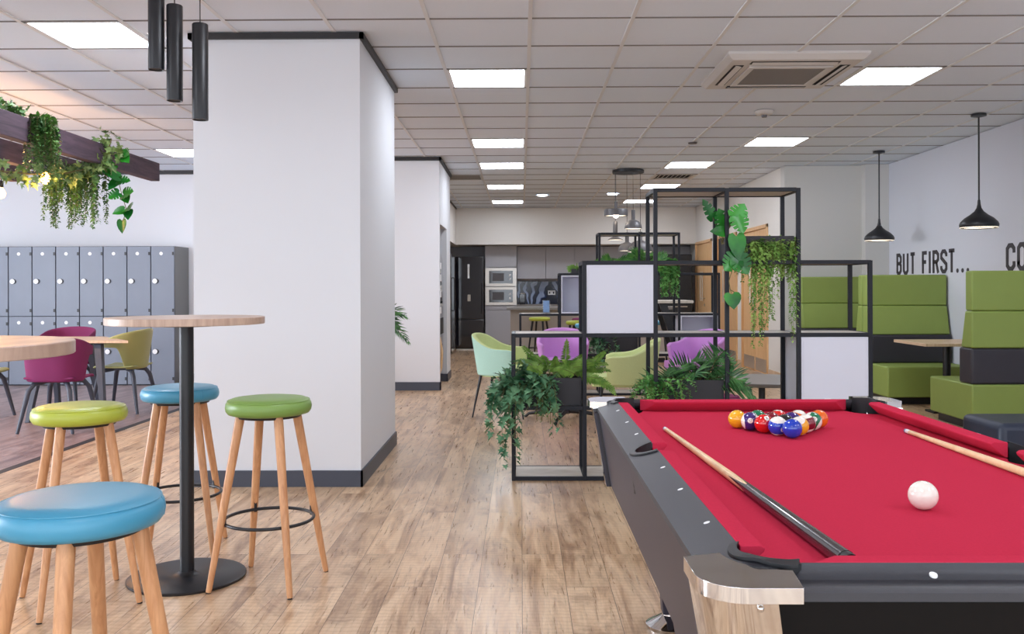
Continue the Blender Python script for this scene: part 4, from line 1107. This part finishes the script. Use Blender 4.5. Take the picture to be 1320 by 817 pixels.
def low_table(label, x, y, r, n=4, topz=.49):
    t = thing('low_table', label, 'low table', (x,y,0), R(72), 'round pedestal low tables')
    obj('table_top', MB().lathe([(0,topz-.03),(r-.01,topz-.03),(r,topz-.012),(r,topz-.004),(r-.004,topz),(0,topz)], seg=56), 'rail' if False else 'worktop', t)
    obj('pole', MB().cyl((0,0,.05),(0,0,topz-.03),.026,seg=20), 'blk', t)
    for k in range(n):
        a = k*2*PI/n
        obj('base_arm', MB().tube([(0,0,.075),(math.cos(a)*.15,math.sin(a)*.15,.068),(math.cos(a)*.38,math.sin(a)*.38,.034),(math.cos(a)*.42,math.sin(a)*.42,.0)], [.024,.02,.014,.012], 8), 'blk', t)
low_table('round grey low table on a four-arm base between the armchairs', .43, 8.40, .33)
low_table('round grey low table with thin dark edge at the right near the doors', 1.92, 7.2, .42)
t = thing('ottoman', 'small plum round ottoman barely showing beneath the right low table', 'ottoman', (1.9,8.6,0))
obj('pad', MB().lathe([(0,.06),(.17,.06),(.19,.09),(.19,.16),(.17,.19),(0,.195)], seg=32), 'plum', t); 
for k in range(3): obj('leg', MB().cyl((.12*math.cos(k*2.1),.12*math.sin(k*2.1),0),(.1*math.cos(k*2.1),.1*math.sin(k*2.1),.065),.012,seg=10), 'blk', t)
t = thing('pouf', 'dark navy square pouf at the right picture edge beyond the pool table', 'pouf', (3.1,5.62,0))
obj('cushion', MB().box(-.25,.25,-.24,.24,.05,.40), 'navy', t, bevel=.04, seg=4)
obj('plinth', MB().box(-.2,.2,-.19,.19,0,.05), 'blk', t)

# ---------------------------------------------------------------- booths
def booth(label, x0, x1, yb, yf, table=None):
    """yb = rear face of the backrest, yf = front edge of the seat"""
    s = 1 if yf > yb else -1
    t = thing('booth_bench', label, 'booth seat', ((x0+x1)/2, yb, 0), group='high-backed green booth benches')
    w = (x1-x0)/2
    def bx(a, b, z0, z1_, wa=0): return MB().box(-w+wa,w,s*a,s*b,z0,z1_)
    D = abs(yf-yb)
    obj('plinth', bx(.05,D-.06,0,.075,.05), 'blk', t)
    obj('seat', bx(0,D,.075,.395), 'booth', t, bevel=.015, seg=3)
    obj('lumbar_cushion', bx(0.005,.225,.397,.70), 'boothgrey', t, bevel=.018, seg=3)
    q = MB().hexa([(-w,0.002*s,.702),(w,.002*s,.702),(w,s*.19,.702),(-w,s*.19,.702)], [(-w,.002*s,1.015),(w,.002*s,1.015),(w,s*.12,1.015),(-w,s*.12,1.015)])
    if s < 0: q = MB().hexa([(-w,s*.19,.702),(w,s*.19,.702),(w,0,.702),(-w,0,.702)], [(-w,s*.12,1.015),(w,s*.12,1.015),(w,0,1.015),(-w,0,1.015)])
    obj('middle_back_cushion', q, 'booth', t, bevel=.015, seg=3)
    obj('top_back_cushion', bx(0.002,.112,1.017,1.355), 'booth', t, bevel=.015, seg=3)
booth('nearest green booth bench with its charcoal band, back turned to the viewer', 3.79, 4.67, 7.6, 8.38)
booth('green booth bench facing the viewer behind the oak table', 3.79, 4.67, 10.02, 9.34)
booth('green booth bench back to back with the middle bench, mostly hidden', 3.79, 4.67, 10.04, 10.7)
booth('farthest green booth bench against the grey rear wall', 3.57, 4.38, 11.6, 10.98)
def booth_table(label, x0, x1, y0, y1):
    t = thing('booth_table', label, 'table', ((x0+x1)/2,(y0+y1)/2,0), group='oak tables in the booths')
    a, b = (x1-x0)/2, (y1-y0)/2
    obj('table_top', MB().box(-a,a,-b,b,.662,.69), 'tabletop2', t, bevel=.003)
    obj('pole', MB().cyl((-.08,0,.02),(-.08,0,.662),.036,seg=24), 'blk', t)
    obj('base_plate', MB().box(-.25,.1,-.1,.1,0,.02), 'blk', t, bevel=.004)
booth_table('oak table with black pole between the two nearer booth benches', 3.77, 4.66, 8.42, 9.14)
booth_table('oak table between the two farther booth benches', 3.62, 4.66, 10.74, 10.95)

# wall lettering
GL = {'B':[[(0,0),(0,1),(.65,1),(1,.86),(1,.64),(.7,.53),(0,.53)],[(.7,.53),(1,.42),(1,.14),(.65,0),(0,0)]],'U':[[(0,1.06),(0,.14),(.28,0),(.72,0),(1,.14),(1,1.06)]],
 'T':[[(-.1,1),(1.1,1)],[(.5,1),(.5,-.06)]],'F':[[(0,-.06),(0,1),(1.05,1)],[(0,.53),(.85,.53)]],'I':[[(.5,-.06),(.5,1.06)]],
 'R':[[(0,-.06),(0,1),(.65,1),(1,.86),(1,.62),(.7,.5),(0,.5)],[(.6,.5),(1.02,-.06)]],'S':[[(1,.74),(1,.86),(.72,1),(.28,1),(0,.86),(0,.68),(1,.36),(1,.14),(.72,0),(.28,0),(0,.14),(0,.28)]],
 'C':[[(1,.68),(1,.86),(.72,1),(.28,1),(0,.86),(0,.14),(.28,0),(.72,0),(1,.14),(1,.32)]],'O':[[(0,.14),(0,.86),(.28,1),(.72,1),(1,.86),(1,.14),(.72,0),(.28,0),(0,.14),(0,.3)]],
 'E':[[(1,1),(0,1),(0,0),(1,0)],[(0,.53),(.85,.53)]]}
def lettering(label, items, dots=()):
    t = thing('wall_lettering', label, 'lettering', (4.69,items[0][1],1.37), group='dark lettering on the right wall')
    w = .043; z0, z1_ = 1.37, 1.637
    for ch, ya, yb in items:
        m = MB()
        for pl in GL[ch]:
            pts = [(ya-w/2-(ya-yb-w)*a if ch != 'I' else (ya+yb)/2, z0+w/2+(z1_-z0-w)*b) for a, b in pl]
            m.ribbon(pts, w, lambda u, v_, h: (4.6895-h-.0005, u, v_), .004)
        obj('letter_'+ch.lower(), m, 'letter', t, world=True)
    for y in dots: obj('dot', MB().cyl((4.685,y,1.395),(4.6895,y,1.395),.024,seg=16), 'letter', t, world=True)
lettering('dark words BUT FIRST... on the wall above the middle booth', [('B',11.268,11.12),('U',11.08,10.925),('T',10.875,10.74),('F',10.555,10.418),('I',10.379,10.337),('R',10.285,10.13),('S',10.095,9.935),('T',9.905,9.76)], (9.703,9.592,9.479))
lettering('dark word COFFEE on the wall, its first letters showing at the right edge', [('C',8.735,8.573),('O',8.539,8.38),('F',8.34,8.20),('F',8.16,8.02),('E',7.98,7.84),('E',7.80,7.66)])

# ---------------------------------------------------------------- kitchen
YF = 17.86
def cab(name, label, x0, x1, y0, y1, z0, z1_, group, doors=1, cm='kitchen'):
    t = thing(name, label, 'cabinet', ((x0+x1)/2,y0,z0), group=group)
    w = (x1-x0)/2; h = z1_-z0
    obj('body', MB().box(-w+.001,w-.001,.02,y1-y0,0,h), cm, t)
    obj('door', MB().box(-w+.003,w-.003,0,.019,.003,h-.003), cm, t, bevel=.0015)
    return t
pos = ['leftmost','second from the left','third from the left','fourth from the left','fifth from the left','rightmost']
for k in range(6):
    x0 = -.085+k*.58
    cab('wall_cabinet', 'grey handleless kitchen wall cupboard, '+pos[k]+' in its row', x0, x0+.578, 18.07, 18.42, 1.41, 2.055, 'grey kitchen wall cupboards')
    cab('base_cabinet', 'grey kitchen base cupboard behind the island, '+pos[k]+' in its row', x0, x0+.578, YF, 18.42, .1, .86, 'grey kitchen base cupboards')
m = MB().box(-.085,3.4,YF+.06,18.42,0,.1); struct('baseboard_kitchen', m, 'kitchend')
m = MB().box(-.085,3.4,18.1,18.42,2.056,2.075); struct('trim_kitchen_top', m, 'kitchend')  # dark strip coloured in for the shadow gap above the wall cupboards
t = obj('worktop', MB().box(-.085,3.39,YF-.03,18.41,.862,.90), 'worktop', bevel=.003); tag(t, 'grey kitchen worktop running along the rear wall below the printed splashback', 'worktop')
t = obj('splashback', MB().box(-.085,3.39,18.408,18.418,.902,1.36), 'splash'); tag(t, 'dark blue printed splashback behind the kitchen worktop', 'splashback')
# tall unit with two microwaves
t = thing('tall_cabinet', 'grey tall kitchen cabinet housing the two microwaves', 'cabinet', (-.405,YF,0))
obj('body', MB().box(-.315,.315,.02,.55,.1,2.07), 'kitchen', t); obj('plinth', MB().box(-.3,.3,.05,.5,0,.1), 'kitchend', t)
obj('door', MB().box(-.312,.312,0,.019,1.64,2.06), 'kitchen', t, bevel=.002, label='upper door above the microwaves')
obj('door', MB().box(-.312,.312,0,.019,.11,.78), 'kitchen', t, bevel=.002, label='lower door below the microwaves')
obj('filler_panel', MB().box(-.312,.312,0,.019,.80,.88), 'kitchen', t)
for z, lb in ((1.265,'upper of the two built-in microwaves with stainless frame'), (.89,'lower of the two built-in microwaves with stainless frame')):
    q = thing('microwave', lb, 'microwave', (-.405,YF-.002,z), group='built-in microwaves')
    h = .36
    obj('casing_frame', MB().prism([(-.31,0),(.31,0),(.31,h),(-.31,h)],0,.02,[[(-.235,.055),(.235,.055),(.235,h-.055),(-.235,h-.055)]]), 'stainless', q).matrix_local = Matrix.Rotation(PI/2,4,'X') 
    d = obj('oven_front', MB().box(-.235,.235,-.012,.015,.055,h-.055), 'gblack', q, bevel=.002)
    obj('window', MB().box(-.17,.06,-.014,-.012,.10,h-.10), 'lampgrey', d)
    for zz in (.14,.22): obj('dial', MB().cyl((.18,-.012,zz),(.18,-.03,zz),.019,seg=16), 'white', d)
t = thing('fridge', 'glossy black tall fridge freezer left of the microwave cabinet', 'fridge', (-1.02,17.72,0))
obj('body', MB().box(-.28,.28,.03,.66,.03,1.85), 'gblack', t, bevel=.008)
obj('upper_door', MB().box(-.28,.28,-.02,.028,.62,1.85), 'gblack', t, bevel=.012, seg=3); obj('lower_door', MB().box(-.28,.28,-.02,.028,.06,.61), 'gblack', t, bevel=.012, seg=3)
obj('handle', MB().tube([(.24,-.02,.72),(.24,-.055,.75),(.24,-.055,1.3),(.24,-.02,1.33)], .008, 8), 'blk', t)
obj('notice', MB().box(-.04,.0,-.023,-.0205,1.42,1.70), 'white', t, label='white paper notice'); obj('sticker', MB().box(-.04,.02,-.023,-.0205,.97,1.10), 'board', t)
obj('plinth', MB().box(-.27,.27,.0,.6,0,.03), 'stainless', t)
t = thing('tall_fridge', 'second black fridge against the kitchen left wall, seen edge on', 'fridge', (-1.62,16.75,0))
obj('body', MB().box(-.3,.31,-.4,.4,.03,1.86), 'gblack', t, bevel=.01); obj('door', MB().box(.313,.345,-.4,-.003,.05,1.86), 'gblack', t, bevel=.01); obj('door', MB().box(.313,.345,.003,.4,.05,1.86), 'gblack', t, bevel=.01)
obj('handle', MB().tube([(.345,-.04,.8),(.375,-.04,.83),(.375,-.04,1.4),(.345,-.04,1.43)], .008, 8), 'blk', t); obj('plinth', MB().box(-.3,.3,-.38,.38,0,.03), 'blk', t)
# drinks machine in the niche
t = thing('drinks_machine', 'black drinks machine recessed in the white niche wall', 'vending machine', (-1.38,11.31,0))
def prof_x(z): return .355+.02*math.sin(min(1,z/1.6)*PI)-(.12*max(0,(z-1.6)/.18)**2 if z > 1.6 else 0)
zz = [0.03+k*.0875 for k in range(21)]
pl = [(-.3,.03)]+[(prof_x(z),z) for z in zz]+[(-.3,1.78)]
o = obj('body', MB().prism(pl,-.38,.38), 'gblack', t, smooth=30); o.matrix_local = Matrix.Rotation(PI/2,4,'X')
for z in (.95,1.15,1.35,1.5): obj('button_panel', MB().box(.368,.385,-.3,-.12,z-.04,z+.04), 'white', t, bevel=.003)
obj('serving_hatch', MB().box(.366,.38,-.2,.2,.65,.85), 'dark', t)
obj('foot_plate', MB().box(-.25,.3,-.35,.35,0,.03), 'blk', t)
obj('drip_tray', MB().tube([(.37,-.3,.62),(.40,-.3,.45),(.39,-.3,.25),(.33,-.3,.08)], .02, 8), 'cuewood', t)
# island
t = thing('kitchen_island', 'long taupe kitchen island with grey worktop', 'kitchen island', (.9,15.0,0))
obj('body', MB().box(-1.08,1.5,-.32,.45,.08,.868), 'taupe', t, bevel=.002); obj('plinth', MB().box(-1.0,1.45,-.25,.4,0,.08), 'kitchend', t)
obj('island_top', MB().box(-1.14,1.55,-.45,.5,.87,.91), 'worktop', t, bevel=.003)
t = thing('kettle', 'small black drinks dispenser on the rear worktop at the left end of the splashback', 'kettle', (.02,18.15,.90))
obj('body', MB().box(-.06,.06,-.08,.08,0,.21), 'gblack', t, bevel=.012); obj('lid', MB().box(-.05,.05,-.07,.07,.211,.225), 'stainless', t, bevel=.004)
t = thing('wall_socket', 'white double wall socket on the blue splashback', 'socket', (.62,18.405,1.13))
obj('plate', MB().box(-.075,.075,-.008,.002,-.045,.045), 'white', t, bevel=.003)
for a in (-.04,.04): obj('outlet', MB().box(a-.012,a+.012,-.010,-.008,-.02,.02), 'dark', t)
t = thing('menu_stand', 'clear menu holder with a blue card on top of the far shelf', 'menu holder', (U2[0]+.30,10.38,2*PZ+.012))
obj('holder', MB().box(-.045,.045,-.004,.004,0,.15).box(-.045,.045,-.03,.03,0,.003), 'glass', t); obj('card', MB().box(-.035,.035,-.0055,-.0045,.01,.145), 'menu', t)
# black appliance right rear
t = thing('black_fridge', 'large black cooling cabinet with metal bar beside the oak doors', 'fridge', (2.88,17.3,0))
obj('body', MB().box(-.4,.4,.0,.45,.03,1.87), 'blk', t, bevel=.02, seg=3); obj('door', MB().box(-.395,.395,-.03,-.002,.05,1.86), 'blk', t, bevel=.01)
obj('bar_handle', MB().cyl((-.3,-.06,.86),(.3,-.06,.86),.012,seg=10).cyl((-.28,-.06,.86),(-.28,-.02,.86),.008,seg=8).cyl((.28,-.06,.86),(.28,-.02,.86),.008,seg=8), 'stainless', t); obj('plinth', MB().box(-.36,.36,.02,.42,0,.03), 'blk', t)

# high table and stools beyond the far shelf
t = thing('high_table', 'pale topped high bench table with dark splayed legs beyond the far shelf', 'high table', (1.55,12.0,0))
obj('table_top', MB().box(-.68,.68,-.35,.35,1.02,1.055), 'board', t, bevel=.003)
for sx in (-1,1):
    for sy in (-1,1):
        obj('leg', MB().hexa([(sx*.6-.04,sy*.3-.03,0),(sx*.6+.04,sy*.3-.03,0),(sx*.6+.04,sy*.3+.03,0),(sx*.6-.04,sy*.3+.03,0)], [(sx*.3-.05,sy*.22-.03,1.019),(sx*.3+.05,sy*.22-.03,1.019),(sx*.3+.05,sy*.22+.03,1.019),(sx*.3-.05,sy*.22+.03,1.019)]), 'blk', t)
    obj('foot_rail', MB().cyl((sx*.47,-.26,.3),(sx*.47,.26,.3),.015,seg=8), 'blk', t)
def small_stool(label, loc, vm):
    t = thing('kitchen_stool', label, 'stool', loc, .4, 'padded stools by the kitchen')
    obj('seat', MB().lathe([(0,.70),(.15,.70),(.17,.715),(.172,.735),(.16,.755),(.1,.762),(0,.763)], seg=36), vm, t, smooth=60)
    for k in range(4):
        a = k*PI/2; obj('leg', MB().cyl((.23*math.cos(a),.23*math.sin(a),0),(.12*math.cos(a),.12*math.sin(a),.70),.011,.017,seg=10), 'blk', t)
    obj('foot_ring', MB().tube([(.178*math.cos(k*PI/12),.178*math.sin(k*PI/12),.27) for k in range(24)], .007, 6, closed=True), 'blk', t)
small_stool('lime padded stool standing at the kitchen island front', (.29,14.35,0), 'lime')
small_stool('lime padded stool at the left end of the high bench table', (.80,12.75,0), 'lime')
small_stool('turquoise padded stool at the left end of the high bench table', (.87,11.75,0), 'blue')
small_stool('plum padded stool between the high bench table and the island', (.95,13.9,0), 'plum')
small_stool('turquoise padded stool at the right end of the high bench table', (1.95,12.75,0), 'blue')

# ---------------------------------------------------------------- world, camera, render look
w = bpy.data.worlds.new('daylight'); S.world = w; w.use_nodes = True
bg = w.node_tree.nodes['Background']; bg.inputs[0].default_value = (.84,.91,1,1); bg.inputs[1].default_value = 2.1
# daylight through the left glazing
L = bpy.data.lights.new('window_daylight', 'AREA'); L.shape = 'RECTANGLE'; L.size = 15; L.size_y = 2.0; L.energy = 2500; L.color = (.82,.89,1)
lo = bpy.data.objects.new('window_daylight', L); COL.objects.link(lo); lo.location = (-9.75,4.4,1.6); lo.rotation_euler = (0,-PI/2,0)

cam = bpy.data.cameras.new('camera'); co = bpy.data.objects.new('camera', cam); COL.objects.link(co)
cam.sensor_fit = 'HORIZONTAL'; cam.sensor_width = 36; cam.lens = 36*1158/1320; cam.shift_y = -(408.5-372)/1320; cam.clip_start = .05
co.matrix_world = Matrix.Translation((0,0,1.215)) @ Matrix.Rotation(math.atan(12/1158),4,'Z') @ Matrix.Rotation(PI/2,4,'X') @ Matrix.Rotation(-R(.17),4,'Z')
S.camera = co
S.view_settings.view_transform = 'Standard'; S.view_settings.look = 'None'; S.view_settings.gamma = 1; S.view_settings.exposure = .62
S.view_settings.use_curve_mapping = False
cy = S.cycles
cy.use_denoising = True; cy.max_bounces = 10; cy.diffuse_bounces = 6; cy.glossy_bounces = 4; cy.transmission_bounces = 4
cy.sample_clamp_indirect = 8; cy.caustics_reflective = False; cy.caustics_refractive = False
try: cy.denoiser = 'OPENIMAGEDENOISE'
except Exception: pass
